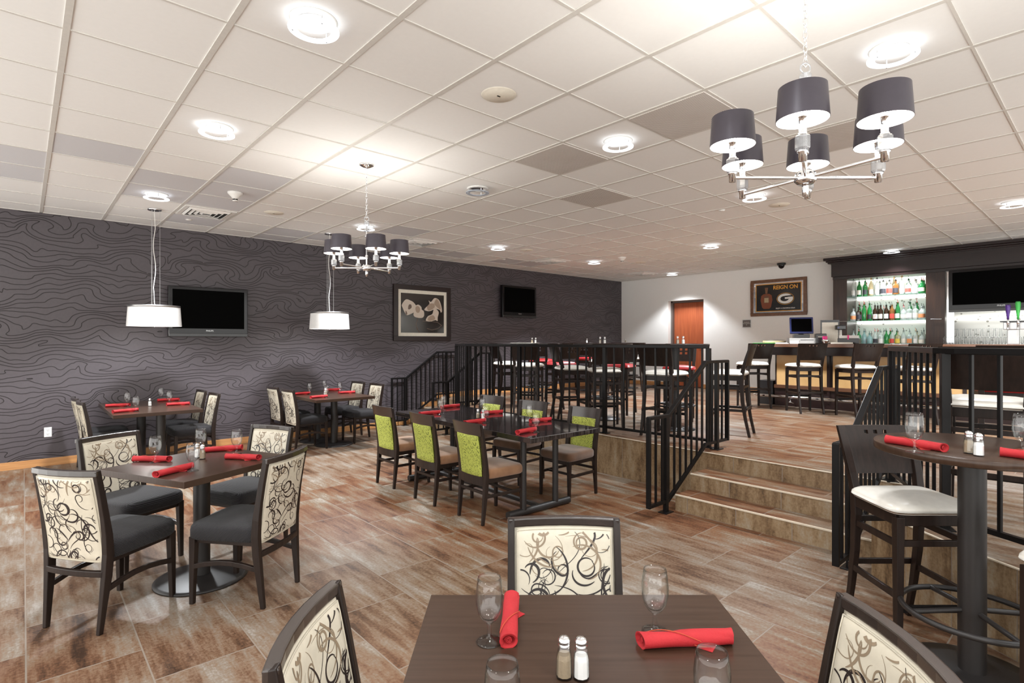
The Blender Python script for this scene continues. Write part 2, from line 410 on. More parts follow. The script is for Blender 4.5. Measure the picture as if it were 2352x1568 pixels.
# platform with its stairs
PL = [(6.02, WY), (6.02, 7.56), (5.34, 7.56), (5.05, 6.82), (5.10, 4.5), (5.05, 2.74), (5.05, 1.10), (4.14, 1.10), (3.74, .60), (3.40, .03), (3.1, -.6), (3.1, -2.6), (WX, -2.6), (WX, WY)][::-1]
b = MB(); b.prism(PL, 0, PZ, 0, 1); struct('floor_platform', (b, ['floor', 'riser']))
b = MB()
pts = [(5.34, 7.56), (5.05, 6.82), (5.10, 4.5), (5.05, 2.74), (5.05, 1.10), (4.14, 1.10), (3.74, .60), (3.40, .03), (3.1, -.6)]
b.sweep([(x, y, PZ + .001) for x, y in pts], .016, .006)
struct('trim_1', (b, ['nosing']))
def stairs(name, x0, y0, y1):
    b = MB()
    for k, (xa, xb) in enumerate(((x0, x0 + .262), (x0 + .262, x0 + .60))):
        z = .15 * (k + 1); zb = .15 * k
        b.add([(xa, y0, 0), (xb, y0, 0), (xb, y1, 0), (xa, y1, 0), (xa, y0, z), (xb, y0, z), (xb, y1, z), (xa, y1, z)], [(4, 5, 6, 7)], 0)
        b.add([(xa, y0, 0), (xb, y0, 0), (xb, y1, 0), (xa, y1, 0), (xa, y0, z), (xb, y0, z), (xb, y1, z), (xa, y1, z)], [(0, 1, 5, 4), (2, 3, 7, 6), (3, 0, 4, 7), (0, 3, 2, 1)], 1)
        b.b2((xa - .004, y0, z - .010), (xa + .010, y1, z + .002), 2)
    return struct(name, (b, ['floor', 'riser', 'nosing']))
stairs('stairs_middle', 4.46, 1.10, 2.74)
stairs('stairs_left', 5.42, 7.56, WY)

# ---- dark papered wall: flowing contour lines cut into a field, one mesh
def vnoise(x, z, seed):
    rg = np.random.RandomState(seed); g = rg.rand(64, 64)
    xi = np.floor(x).astype(int); zi = np.floor(z).astype(int); fx = x - xi; fz = z - zi
    sx = fx * fx * fx * (fx * (fx * 6 - 15) + 10); sz = fz * fz * fz * (fz * (fz * 6 - 15) + 10)
    a = g[xi % 64, zi % 64]; c = g[(xi + 1) % 64, zi % 64]; d = g[xi % 64, (zi + 1) % 64]; e = g[(xi + 1) % 64, (zi + 1) % 64]
    return (a * (1 - sx) + c * sx) * (1 - sz) + (d * (1 - sx) + e * sx) * sz
def wallpaper(b, x0, x1, z0, z1, y, mi):
    h = .016; nx = int((x1 - x0) / h); nz = int((z1 - z0) / h)
    X, Z = np.meshgrid(x0 + np.arange(nx + 1) * (x1 - x0) / nx, z0 + np.arange(nz + 1) * (z1 - z0) / nz, indexing='ij')
    Xs = X + 10
    rg = np.random.RandomState(5); U = X.copy(); V = Z.copy()
    for gi in range(int((x1 - x0) / .62) + 2):
        for gj in range(8):
            cx = x0 + gi * .62 + (.31 if gj % 2 else 0) + rg.uniform(-.14, .14); cz = gj * .43 + rg.uniform(-.09, .09); ra = rg.uniform(.13, .25); rb = ra * rg.uniform(.42, .6); am = rg.uniform(1.5, 2.9) * (1 if rg.rand() < .7 else -1)
            if rg.rand() < .18: continue
            dx = (U - cx) / ra; dz = (V - cz) / rb; d = np.sqrt(dx * dx + dz * dz); an = am * np.clip(1 - d / 1.9, 0, 1) ** 1.3
            c_, s_ = np.cos(an), np.sin(an); U, V = cx + ra * (dx * c_ - dz * s_), cz + rb * (dx * s_ + dz * c_)
    Us = U + 10
    F = 16.0 * (V + .11 * (vnoise(Us * 1.7, V * 2.2 + 3, 3) - .5) + .10 * (vnoise(Us * 4.2 + 2, V * 7 + 3, 4) - .5) + .035 * (vnoise(Us * 9 + 2, V * 14 + 3, 6) - .5))
    segs = []
    lv = np.floor(F)
    hx = (x1 - x0) / nx; hz = (z1 - z0) / nz
    c00 = F[:-1, :-1]; c10 = F[1:, :-1]; c11 = F[1:, 1:]; c01 = F[:-1, 1:]
    mn = np.ceil(np.minimum.reduce([c00, c10, c11, c01])); mx = np.maximum.reduce([c00, c10, c11, c01])
    idx = np.argwhere(mn <= mx)
    for i, j in idx:
        L = mn[i, j]
        v = (c00[i, j], c10[i, j], c11[i, j], c01[i, j]); P = ((i, j), (i + 1, j), (i + 1, j + 1), (i, j + 1)); hit = []
        for k in range(4):
            a, c = v[k], v[(k + 1) % 4]
            if (a - L) * (c - L) < 0:
                t = (L - a) / (c - a); p, r = P[k], P[(k + 1) % 4]
                hit.append((x0 + (p[0] + (r[0] - p[0]) * t) * hx, z0 + (p[1] + (r[1] - p[1]) * t) * hz))
        if len(hit) >= 2: segs.append((hit[0], hit[1]))
        if len(hit) == 4: segs.append((hit[2], hit[3]))
    w = .0042
    for (ax, az), (cx, cz) in segs:
        dx, dz = cx - ax, cz - az; l = math.hypot(dx, dz)
        if l < 1e-4: continue
        dx /= l; dz /= l; e = .0012
        b.add([(ax - dz * w - dx * e, y, az + dx * w - dz * e), (ax + dz * w - dx * e, y, az - dx * w - dz * e), (cx + dz * w + dx * e, y, cz - dx * w + dz * e), (cx - dz * w + dx * e, y, cz + dx * w + dz * e)], [(0, 1, 2, 3)], mi)
b = MB(); b.b2((-2.6, WY, -.1), (WX + .15, WY + .15, CEIL + .05)); wallpaper(b, -.75, WX, 0, CEIL, WY - .0006, 1)
struct('wall_left', b.mesh('wall_left', ['paper', 'line'], recalc=False))
# ---- white back wall with door recess
DY0, DY1, DZ = 6.585, 7.53, PZ + 2.10
b = MB()
CY1 = 3.76   # cabinet edge
b.b2((WX, DY1, 0), (WX + .2, WY, CEIL)); b.b2((WX, CY1 - .1, 0), (WX + .2, DY0, CEIL)); b.b2((WX, DY0, DZ), (WX + .2, DY1, CEIL)); b.b2((WX + .55, DY0 - .1, 0), (WX + .6, DY1 + .1, CEIL))
b.b2((WX + .2, DY1, 0), (WX + .56, DY1 + .05, CEIL)); b.b2((WX + .2, DY0 - .05, 0), (WX + .56, DY0, CEIL))
b.b2((WX + .12, DY0, DZ), (WX + .56, DY1, DZ + .05))
b.b2((WX + .62, -5, 0), (WX + .7, CY1 + .1, CEIL))
struct('wall_back', (b, ['wallw']))
d = struct('door_1', (MB().b2((WX + .20, DY0 + .05, PZ), (WX + .245, DY1 - .05, DZ - .05)), ['doorw'], .002))
o = ob('door_frame', (MB().b2((WX + .12, DY1 - .05, PZ), (WX + .26, DY1, DZ)).b2((WX + .12, DY0, PZ), (WX + .26, DY0 + .05, DZ)).b2((WX + .12, DY0, DZ - .05), (WX + .26, DY1, DZ)), ['signg'], .003), d)
o = ob('door_handle', (MB().tube([(WX + .20, DY0 + .12, PZ + 1.0), (WX + .15, DY0 + .12, PZ + 1.0), (WX + .15, DY0 + .24, PZ + 1.0)], .01, 8), ['steel']), d)
# ---- ceiling cells + grid
GX0, GY0, GS = .165, 3.603, .6113
dark = {(-1, 4), (0, 3), (1, 4), (1, 5), (2, 4), (2, 5), (4, 7), (4, 8), (5, 7), (6, 5), (8, 7), (9, 7), (11, 7), (12, 7), (2, 7), (-1, 5), (1, 3) if 0 else (2, 3)}
b = MB(); hole = {}
for i in range(-5, 22):
    for j in range(-11, 9):
        x0 = GX0 + i * GS; y0 = GY0 + j * GS; x1 = min(x0 + GS, WX + .7); y1 = min(y0 + GS, WY)
        if x0 >= WX + .65 or y0 >= WY: continue
        b.add([(x0, y0, CEIL), (x1, y0, CEIL), (x1, y1, CEIL), (x0, y1, CEIL)], [(3, 2, 1, 0)], 1 if (i, j) in dark else 0)
b.b2((-2.9, -3.1, CEIL + .05), (WX + .7, WY, CEIL + .1), 0)
struct('ceiling', b.mesh('ceiling', ['tile', 'tile_d'], recalc=False))
b = MB()
for i in range(-5, 22):
    x = GX0 + i * GS
    if x < WX: b.b2((x - .015, -3.1, CEIL - .006), (x + .015, WY, CEIL + .004))
for j in range(-10, 9):
    y = GY0 + j * GS
    if y < WY: b.b2((-2.9, y - .0075, CEIL - .005), (WX, y + .0075, CEIL + .004))
b.b2((-2.9, WY - .02, CEIL - .006), (WX, WY, CEIL)); b.b2((WX - .02, 3.7, CEIL - .006), (WX, WY, CEIL))
struct('trim_2', b.mesh('ceiling_grid', ['tgrid'], recalc=False))
# ---- oak baseboards
b = MB(); b.b2((-2.6, WY - .014, 0), (5.42, WY, .095)); struct('baseboard_left', (b, ['oak'], .003))
b = MB(); b.b2((6.02, WY - .014, PZ), (WX, WY, PZ + .095)); b.b2((5.42, WY - .016, .15), (5.70, WY - .001, .245)); b.b2((5.68, WY - .0165, .3), (6.04, WY - .002, .395))
struct('baseboard_platform', (b, ['oak']))
b = MB(); b.b2((WX - .014, DY1, PZ), (WX, WY, PZ + .095)); b.b2((WX - .014, 3.8, PZ), (WX, DY0, PZ + .095)); struct('baseboard_back', (b, ['oak'], .003))

# ================================================================ LIGHT FIXTURES
def ring_mb(r0, r1, z0, z1, n=36): return MB().lathe([(r0, z0), (r1, z0), (r1, z1), (r0, z1)], n, closed=True, smooth=False)
def downlight(lit):
    t = thing('ceiling_downlight', '', 'ceiling light', (0, 0, 0))
    ob('trim_ring', (MB().lathe([(.075, -.001), (.075, -.012), (.105, -.012), (.115, -.001)], 36, closed=True), ['white']), t)
    ob('lens', (MB().disc((0, 0, -.006), .075, 30, False), ['lens' if lit else 'chrome']), t)
    g = ob('glass_ring', (ring_mb(.082, .122, -.052, -.046), ['ring' if lit else 'ringoff'], .001), t)
    p = MB()
    for k in range(3):
        a = R(30 + 120 * k); p.tube([(.10 * math.cos(a), .10 * math.sin(a), -.008), (.10 * math.cos(a), .10 * math.sin(a), -.06)], .004, 8)
    ob('standoff_pins', (p, ['chrome']), t)
    return t
DL = Kind(downlight(True)); names = ['above the left dining area nearest the front', 'second back in the leftmost row', 'in front of the left wall pendant', 'just right of the large chandelier',
    'left of the large chandelier, by two grilles', 'below the large chandelier shades', 'at the right edge of the picture', 'behind the distant chandelier stem', 'over the far railing near a speaker',
    'over the middle of the raised bar floor', 'near the far ceiling vent and smoke detector', 'closest to the red door', 'against the dark header above the bottle shelves']
def spot(x, y, e=SPOT_W):
    l = bpy.data.lights.new('downlight_lamp', 'SPOT'); l.energy = e * 4; l.spot_size = R(112); l.spot_blend = .35; l.shadow_soft_size = .13; l.color = (.93, .965, 1)
    o = bpy.data.objects.new('downlight_lamp', l); COL.objects.link(o); o.location = (x, y, CEIL - .075); return o
for i, (x, y) in enumerate(SPOT_XY):
    DL.at((x, y, CEIL), 0, 'round lit ceiling downlight with glass ring ' + names[i], 'lit ceiling downlights'); spot(x, y, SPOT_W * (2.2 if x > 11 else 7.5 if x > 8 else (7 if x < 5 else 4.5) if y > 6.5 else 3.2 if x > 5 else 1))
for x, y in HIDDEN_XY: spot(x, y)
o = downlight(False); o.location = (3.54, 4.5, CEIL); o['label'] = 'unlit round ceiling downlight with bluish glass ring, right of the distant chandelier'

def chandelier(loc, label):
    t = thing('chandelier', label, 'chandelier', (loc[0], loc[1], CEIL), R(-41.8))
    Z = lambda z: z - CEIL
    ob('canopy', (MB().lathe([(.0, -.001), (.065, -.001), (.062, -.012), (.03, -.026), (.008, -.034), (0, -.034)], 28), ['chrome']), t)
    b = MB(); z = 3.115; k = 0
    while z > 2.68:
        pts = []
        for q in range(14):
            a = 2 * math.pi * q / 14; u = .0085 * math.sin(a); v = .017 * math.cos(a) - .012
            pts.append((u if k % 2 else 0, 0 if k % 2 else u, Z(z) + v))
        b.tube(pts, .0022, 6, closed=True); z -= .028; k += 1
    ob('chain', (b, ['chrome']), t)
    b = MB(); b.tube([(.02 * math.cos(a), 0, Z(2.66) + .02 * math.sin(a)) for a in [2 * math.pi * q / 20 for q in range(20)]], .0035, 8, closed=True)
    ob('loop', (b, ['glassc']), t)
    b = MB()
    for zz, w in ((2.615, .038), (2.565, .042)): b.lathe([(0, .02), (w * .55, .02), (w * .62, .014), (w * .62, -.014), (w * .55, -.02), (0, -.02)], 8, (0, 0, Z(zz)), smooth=False)
    ob('crystal_block', (b, ['glassc']), t)
    ob('stem', (MB().tube([(0, 0, Z(2.64)), (0, 0, Z(2.16))], .0075, 12).lathe([(0, .012), (.015, .012), (.015, -.012), (0, -.012)], 16, (0, 0, Z(2.50))).lathe([(0, .01), (.013, .01), (.013, -.01), (0, -.01)], 16, (0, 0, Z(2.32))), ['chrome']), t)
    ob('hub', (MB().lathe([(0, .026), (.030, .026), (.042, .014), (.042, -.014), (.030, -.026), (0, -.026)], 28, (0, 0, Z(2.215))).lathe([(0, 0), (.012, 0), (.014, -.02), (.010, -.05), (0, -.055)], 16, (0, 0, Z(2.19))), ['chrome']), t)
    for k in range(6):
        a = R(60 * k); ca, sa = math.cos(a), math.sin(a); X, Y = .296 * ca, .296 * sa; c = (X, Y, 0)
        arm = ob('arm', (MB().tube([(.035 * ca, .035 * sa, Z(2.215)), (X, Y, Z(2.215))], .0065, 10).lathe([(0, -.02), (.013, -.018), (.014, .012), (.018, .015), (.018, .022), (0, .022)], 18, (X, Y, Z(2.215))), ['chrome']), t)
        ob('crystal_block', (MB().lathe([(0, .003), (.022, .003), (.026, .009), (.026, .05), (.022, .056), (0, .056)], 8, (X, Y, Z(2.235)), smooth=False), ['glassc']), arm)
        ob('candle_tube', (MB().lathe([(.016, 0), (.016, .006), (.0125, .007), (.0125, .062), (.016, .063), (.016, .07), (0, .07)], 18, (X, Y, Z(2.292))), ['chrome']), arm)
        ob('bulb', (MB().lathe([(0, 0), (.008, 0), (.013, .018), (.010, .035), (0, .045)], 14, (X, Y, Z(2.366))), ['bulb']), arm)
        s = MB(); s.lathe([(.088, 0), (.080, .118)], 36, (X, Y, Z(2.345)), 0); s.lathe([(.0862, .0), (.0782, .118)], 36, (X, Y, Z(2.345)), 1)
        s.lathe([(.088, 0), (.0862, 0)], 36, (X, Y, Z(2.345)), 0); s.lathe([(.080, .118), (.0782, .118)], 36, (X, Y, Z(2.345)), 0)
        for q in range(3):
            e = R(120 * q + 20); s.tube([(X + .01 * math.cos(e), Y + .01 * math.sin(e), Z(2.37)), (X + .081 * math.cos(e), Y + .081 * math.sin(e), Z(2.44))], .0012, 5, 0)
        ob('lamp_shade', s.mesh('lamp_shade', ['shade_out', 'shade_in'], recalc=False), arm)
        l = bpy.data.lights.new('bulb_light', 'POINT'); l.energy = BULB_W * 4; l.shadow_soft_size = .014; l.color = (1, .96, .9)
        lo = bpy.data.objects.new('bulb_light', l); COL.objects.link(lo); lo.parent = t; lo.location = (X, Y, Z(2.425))
    return t
chandelier((2.37, .862), 'large six-arm chrome chandelier with dark drum shades, nearest, at upper right')
chandelier((2.318, 4.567), 'smaller-looking six-arm chrome chandelier with dark shades, farther off at left centre')

def pendant(x, y, label):
    t = thing('pendant_lamp', label, 'pendant lamp', (x, y, CEIL), 0, 'white drum pendants over wall tables')
    Z = lambda z: z - CEIL
    ob('canopy', (MB().lathe([(0, 0), (.075, 0), (.075, -.012), (.07, -.018), (0, -.018)], 28), ['chrome']), t)
    b = MB()
    for k in range(3): a = R(120 * k - 12); b.tube([(.055 * math.cos(a), .055 * math.sin(a), -.018), (.055 * math.cos(a), .055 * math.sin(a), Z(1.985))], .0016, 6)
    ob('suspension_wires', (b, ['steel']), t)
    ob('cord', (MB().tube([(.012 * math.sin(k * .8) * (1 if 2 < k < 14 else .4), .004, -.02 - k * (1.14 / 16)) for k in range(17)], .004, 8), ['white']), t)
    s = MB().lathe([(.284, Z(1.735)), (.268, Z(1.975))], 48, mi=0).lathe([(.281, Z(1.735)), (.265, Z(1.975))], 48, mi=0).lathe([(.284, Z(1.735)), (.281, Z(1.735))], 48)
    ob('lamp_shade', s.mesh('lamp_shade', ['pshade'], recalc=False), t)
    ob('top_rim', (MB().lathe([(.2715, Z(1.96)), (.2705, Z(1.982)), (.262, Z(1.982)), (.262, Z(1.96))], 48, closed=True).b2((-.26, -.006, Z(1.974)), (.26, .006, Z(1.98))).b2((-.006, -.26, Z(1.974)), (.006, .26, Z(1.98))), ['steel']), t)
    ob('diffuser', (MB().disc((0, 0, Z(1.745)), .278, 40, False), ['diff']), t)
    ob('finial', (MB().lathe([(0, 0), (.008, 0), (.01, -.008), (0, -.018)], 12, (0, 0, Z(1.745))), ['steel']), t)
    l = bpy.data.lights.new('pendant_light', 'POINT'); l.energy = PEND_W; l.shadow_soft_size = .1; l.color = (1, .93, .88)
    lo = bpy.data.objects.new('pendant_light', l); COL.objects.link(lo); lo.parent = t; lo.location = (0, 0, Z(1.70))
pendant(1.185, 7.81, 'white drum pendant lamp in front of the left television')
pendant(3.386, 7.84, 'white drum pendant lamp over the second wall table, behind the distant chandelier')

# ---- ceiling hardware
def speaker(x, y, r, label): tag(ob('ceiling_speaker', (MB().lathe([(0, -.010), (r * .8, -.010), (r * .84, -.006), (r * .95, -.006), (r, -.001)], 40, mi=0).b2((-.012, -.004, -.0125), (.012, .004, -.0105), 1), ['cream_lbl', 'screen']), None, (x, y, CEIL), 0), label, 'speaker', 'round ceiling speakers')
speaker(2.299, 2.70, .115, 'round cream ceiling speaker in the middle foreground tile')
speaker(2.322, 7.036, .115, 'small round ceiling speaker between air vent and distant chandelier')
speaker(6.599, 2.686, .115, 'round ceiling speaker below the large chandelier, beside a downlight')
speaker(6.556, 6.956, .115, 'round ceiling speaker beside the downlight over the far railing')
speaker(9.3, 6.5, .11, 'faint round ceiling speaker near the far wall corner')
def grille(i, j, label):
    b = MB(); e = .016; x0, y0 = GX0 + i * GS + e, GY0 + j * GS + e; b.b2((0, 0, -.010), (GS - 2 * e, GS - 2 * e, -.001))
    tag(ob('return_air_grille', (b, ['perf']), None, (x0, y0, CEIL)), label, 'grille', 'perforated return air grilles')
grille(5, -3, 'perforated square ceiling grille nearest the large chandelier, on its left')
grille(5, -1, 'perforated square ceiling grille beside a lit downlight at ceiling centre')
grille(7, 0, 'perforated square ceiling grille, farthest of the perforated ones')
grille(7, -4, 'perforated square ceiling grille seen behind the large chandelier')
def vent(i, j, label):
    x0, y0 = GX0 + (i + .5) * GS, GY0 + (j + .5) * GS
    t = thing('air_vent', label, 'air vent', (x0, y0, CEIL), 0, 'square louvred air diffusers')
    ob('frame', (MB().lathe([(.395, -.001), (.395, -.012), (.33, -.012), (.33, -.001)], 4, closed=True, smooth=False, ang=R(45)), ['white']), t)
    ob('backing', (MB().b2((-.24, -.24, -.003), (.24, .24, -.0015)), ['iron']), t)
    b = MB()
    for k in range(4):
        r = .32 - k * .075; b.lathe([(r, -.010), (r - .030, -.030), (r - .036, -.026), (r - .008, -.006)], 4, closed=True, smooth=False, ang=R(45))
    ob('louvres', (b, ['white']), t)
vent(2, 6, 'white louvred air vent beside the left pendant canopy')
vent(7, 6, 'white louvred air vent right of the distant chandelier')
vent(12, 6, 'white louvred air vent above the right end of the dark wall')
vent(17, 6, 'white louvred air vent farthest away by the white wall')
def detector(x, y, label):
    t = thing('smoke_detector', label, 'smoke detector', (x, y, CEIL), 0, 'smoke detectors')
    ob('base', (MB().lathe([(0, 0), (.075, 0), (.075, -.012), (.06, -.03), (.035, -.055), (.03, -.07), (0, -.07)], 28), ['white']), t)
    b = MB()
    for k in range(6): a = R(60 * k); b.b2((.022 * math.cos(a) - .003, .022 * math.sin(a) - .003, -.092), (.022 * math.cos(a) + .003, .022 * math.sin(a) + .003, -.07))
    b.lathe([(0, -.094), (.028, -.094), (.028, -.086), (0, -.086)], 16, mi=1)
    ob('sensor_cage', (b, ['iron', 'white']), t)
detector(1.699, 6.36, 'white smoke detector hanging from a grey ceiling tile at left')
detector(8.483, 6.35, 'white smoke detector on the ceiling near the far downlight')
t = thing('dome_camera', 'black dome security camera on the ceiling above the framed poster', 'camera', (11.55, 4.66, CEIL))
ob('mount', (MB().lathe([(0, 0), (.085, 0), (.085, -.03), (.07, -.045), (0, -.045)], 28), ['blackp']), t)
ob('dome', (MB().lathe([(.06, -.04), (.058, -.07), (.04, -.098), (.015, -.112), (0, -.114)], 28), ['bezel']), t)
for x, y, lb in ((10.66, 3.29, 'tiny round sprinkler cover on the ceiling left of the dark header'), (6.34, 3.26, 'faint round sprinkler cover near the grid below the large chandelier'), (1.62, 8.17, 'small round sprinkler cover on grey tile beside the left vent'), (6.95, 8.02, 'small round sprinkler cover near the dark wall above right television'), (9.9, 7.9, 'tiny sprinkler cover by the farthest ceiling vent')):
    tag(ob('sprinkler_cover', (MB().lathe([(0, -.014), (.035, -.012), (.04, -.001)], 24), ['white' if x < 5 or x > 6.5 else 'tile']), None, (x, y, CEIL)), lb, 'sprinkler cover', 'sprinkler covers')

# ================================================================ WALL ITEMS
def tv(x0, x1, z0, z1, label, y=WY, lg='PHILIPS'):
    w = x1 - x0; h = z1 - z0; t = thing('television', label, 'television', ((x0 + x1) / 2, y, z0))
    ob('wall_bracket', (MB().b2((-.15, -.05, h * .3), (.15, -.001, h * .75)), ['iron']), t)
    ob('bezel', (MB().b2((-w / 2, -.13, 0), (w / 2, -.05, h)), ['bezel'], .008), t)
    ob('screen', (MB().b2((-w / 2 + .05, -.132, .115), (w / 2 - .05, -.129, h - .045)), ['screen']), t)
    ob('speaker_bar', (MB().b2((-w / 2 + .005, -.138, .0), (w / 2 - .005, -.128, .045)), ['blackp'], .004), t)
    text('lettering', lg, .03, 'steel', t, (0, -.1335, .083), (R(90), 0, 0))
    return t
tv(1.50, 2.53, 1.62, 2.33, 'black flat television behind the left pendant lamp')
tv(7.62, 8.62, 2.07, 2.76, 'smaller-looking black television right of the framed flower print')
# flower print
t = thing('framed_print', 'dark-framed sepia print of calla lilies on the dark wall', 'picture', (5.70, WY, 2.085))
w, h = .635, .525
ob('frame', (MB().b2((-w, -.045, -h), (w, -.001, -h + .09)).b2((-w, -.045, h - .09), (w, -.001, h)).b2((-w, -.045, -h + .09), (-w + .09, -.001, h - .09)).b2((w - .09, -.045, -h + .09), (w, -.001, h - .09)), ['cabd'], .004), t)
ob('mat_board', (MB().b2((-w + .08, -.02, -h + .08), (w - .08, -.004, h - .08)), ['cream_lbl']), t)
b = MB(); PW, PH = w - .155, h - .155
b.b2((-PW, -.024, -PH), (PW, -.0205, PH), 0)
def blob(pts, mi, y):   # pts in pixels of the print area, 0..1 across and down
    q = [(-PW + 2 * PW * x, PH - 2 * PH * yy) for x, yy in pts]
    # smooth closed outline
    out = []; n = len(q)
    for i in range(n):
        p0, p1, p2, p3 = q[i - 1], q[i], q[(i + 1) % n], q[(i + 2) % n]
        for s in range(5):
            u = s / 5; out.append(tuple(.5 * (2 * p1[k] + (p2[k] - p0[k]) * u + (2 * p0[k] - 5 * p1[k] + 4 * p2[k] - p3[k]) * u * u + (3 * p1[k] - p0[k] - 3 * p2[k] + p3[k]) * u ** 3) for k in (0, 1)))
    b.add([(x, y, z) for x, z in out], [tuple(range(len(out)))[::-1]], mi)
P = lambda *a: [((x - 205) / 1055, (y - 340) / 950) for x, y in a]
blob(P((228, 620), (320, 495), (440, 520), (505, 560), (560, 640), (540, 760), (480, 815), (350, 870), (300, 820), (245, 700)), 1, -.0246)
blob(P((545, 640), (620, 605), (690, 660), (700, 720), (750, 760), (755, 870), (700, 925), (560, 915), (500, 860), (520, 740)), 1, -.0248)
blob(P((555, 660), (610, 640), (660, 700), (640, 790), (580, 800), (548, 730)), 2, -.0250)
blob(P((770, 700), (890, 570), (870, 490), (930, 520), (1020, 420), (1130, 460), (1190, 600), (1210, 740), (1180, 770), (1150, 710), (1040, 690), (900, 750), (790, 740)), 1, -.0246)
blob(P((830, 650), (900, 570), (1000, 560), (1020, 650), (930, 720), (860, 735)), 2, -.0249)
blob(P((1060, 450), (1120, 480), (1175, 620), (1165, 700), (1080, 640), (1010, 560)), 2, -.0249)
blob(P((1000, 700), (1060, 690), (1125, 770), (1100, 900), (1095, 990), (1040, 970), (900, 1010), (800, 985), (850, 880), (960, 820)), 1, -.0247)
blob(P((870, 900), (960, 850), (1010, 870), (1030, 950), (920, 990), (850, 970)), 2, -.0250)
blob(P((390, 620), (440, 610), (455, 680), (400, 730), (370, 710)), 3, -.0252)
blob(P((320, 760), (350, 820), (340, 865), (310, 830)), 3, -.0252)
b.tube([(-PW + 2 * PW * x, -.0255, PH - 2 * PH * z) for x, z in P((720, 1000), (900, 1000), (1100, 1025), (1200, 1100), (1100, 1180), (950, 1215), (830, 1180))], .003, 5, 2)
b.tube([(-PW + 2 * PW * x, -.0255, PH - 2 * PH * z) for x, z in P((600, 940), (560, 1080), (590, 1200), (640, 1280))], .007, 5, 3)
ob('print', b.mesh('print', ['print_d', 'petal', 'petal_t', 'petal_s'], recalc=False), t)
# outlet
t = thing('wall_outlet', 'cream wall outlet low on the dark wall at left', 'outlet', (.231, WY, .42))
ob('cover_plate', (MB().b2((-.037, -.008, -.06), (.037, -.001, .06)), ['white'], .003), t)
b = MB()
for dz in (-.025, .025): b.b2((-.010, -.0095, dz - .004), (-.007, -.0078, dz + .008)).b2((.007, -.0095, dz - .004), (.010, -.0078, dz + .008)).b2((-.003, -.0095, dz - .013), (.003, -.0078, dz - .008))
ob('sockets', (b, ['iron']), t)
# poster on the white wall
t = thing('framed_poster', 'wood-framed black and gold poster with REIGN ON lettering', 'poster', (WX, 4.875, 2.485), R(90))
w, h = .575, .39
# local: x along wall (local +x = world +y after rz=90 -> x' = y), face looks to -x world => local +y
def pfr(b, w, h, f, y0, y1): return b.b2((-w, y0, -h), (w, y1, -h + f)).b2((-w, y0, h - f), (w, y1, h)).b2((-w, y0, -h + f), (-w + f, y1, h - f)).b2((w - f, y0, -h + f), (w, y1, h - f))
ob('frame', (pfr(MB(), w, h, .065, .001, .045), ['pframe'], .006), t)
ob('mirror_mat', (MB().b2((-w + .06, .004, -h + .06), (w - .06, .02, h - .06)), ['mirror']), t)
ob('gold_border', (pfr(MB(), w - .105, h - .095, .014, .0202, .0225), ['gold']), t)
ob('print', (MB().b2((-w + .115, .0201, -h + .105), (w - .115, .0215, h - .105)), ['pblack']), t)
rot = (R(90), 0, R(180))
text('lettering', 'REIGN ON', .115, 'gold', t, (-.15, .0222, .205), rot, .92, bold=.0022)
text('lettering', 'ENJOY A CROWN & COLA', .036, 'white', t, (-.15, .0222, -.235), rot, .9, bold=.0006)
b = MB()
def ell(b, cx, cz, rx, rz_, y, mi, n=40): b.add([(cx + rx * math.cos(2 * math.pi * k / n), y, cz + rz_ * math.sin(2 * math.pi * k / n)) for k in range(n)], [tuple(range(n))], mi)
ell(b, -.15, -.035, .175, .125, .0222, 0); ell(b, -.15, -.035, .168, .118, .0225, 1)
ell(b, -.15, -.035, .155, .105, .0228, 2)
# the G: dark inner ellipse plus a dark slot, then the white crossbar
ell(b, -.135, -.035, .085, .055, .0231, 1)
b.add([(-.31, .0231, .0), (-.14, .0231, .0), (-.14, .0231, .022), (-.29, .0231, .032)], [(0, 1, 2, 3)], 1)
b.add([(-.275, .0234, -.045), (-.14, .0234, -.045), (-.14, .0234, -.005), (-.31, .0234, -.003)], [(0, 1, 2, 3)], 2)
ob('emblem', b.mesh('emblem', ['gold', 'pblack', 'white'], recalc=False), t)
b = MB(); cx = .24
def quadp(pts, y, mi): b.add([(cx - x, y, z) for x, z in pts], [tuple(range(len(pts)))], mi)
quadp([(-.02, .09), (.02, .09), (.025, .15), (.035, .22), (-.035, .22), (-.025, .15)], .0222, 1)
quadp([(-.11, .05), (-.06, .085), (.06, .085), (.11, .05), (.125, -.05), (.095, -.2), (.06, -.235), (-.06, -.235), (-.095, -.2), (-.125, -.05)], .0222, 0)
quadp([(-.055, .03), (0, .06), (.055, .03), (.06, -.11), (-.06, -.11)], .0226, 1)
quadp([(-.045, .0), (.045, .0), (.045, -.1), (-.045, -.1)], .023, 2)
M['amber'] = flat('poster_amber', (.20, .05, .015), .3)
ob('bottle_picture', b.mesh('bp', ['amber', 'pframe', 'tray'], recalc=False), t)
# occupancy sign
t = thing('wall_sign', 'small grey square occupancy sign on the white wall below the poster', 'sign', (WX, 5.55, 1.945), R(90))
ob('plate', (MB().b2((-.095, .001, -.085), (.095, .014, .085)), ['steel'], .002).__class__ and (MB().b2((-.095, .001, -.085), (.095, .014, .085)), ['steel'], .002), t)
ob('face', (MB().b2((-.082, .014, -.072), (.082, .016, .072)), ['signg']), t)
for s, z in (('MAXIMUM', .03), ('OCCUPANCY', 0), ('75', -.03)): text('lettering', s, .026, 'white', t, (0, .0168, z), rot)

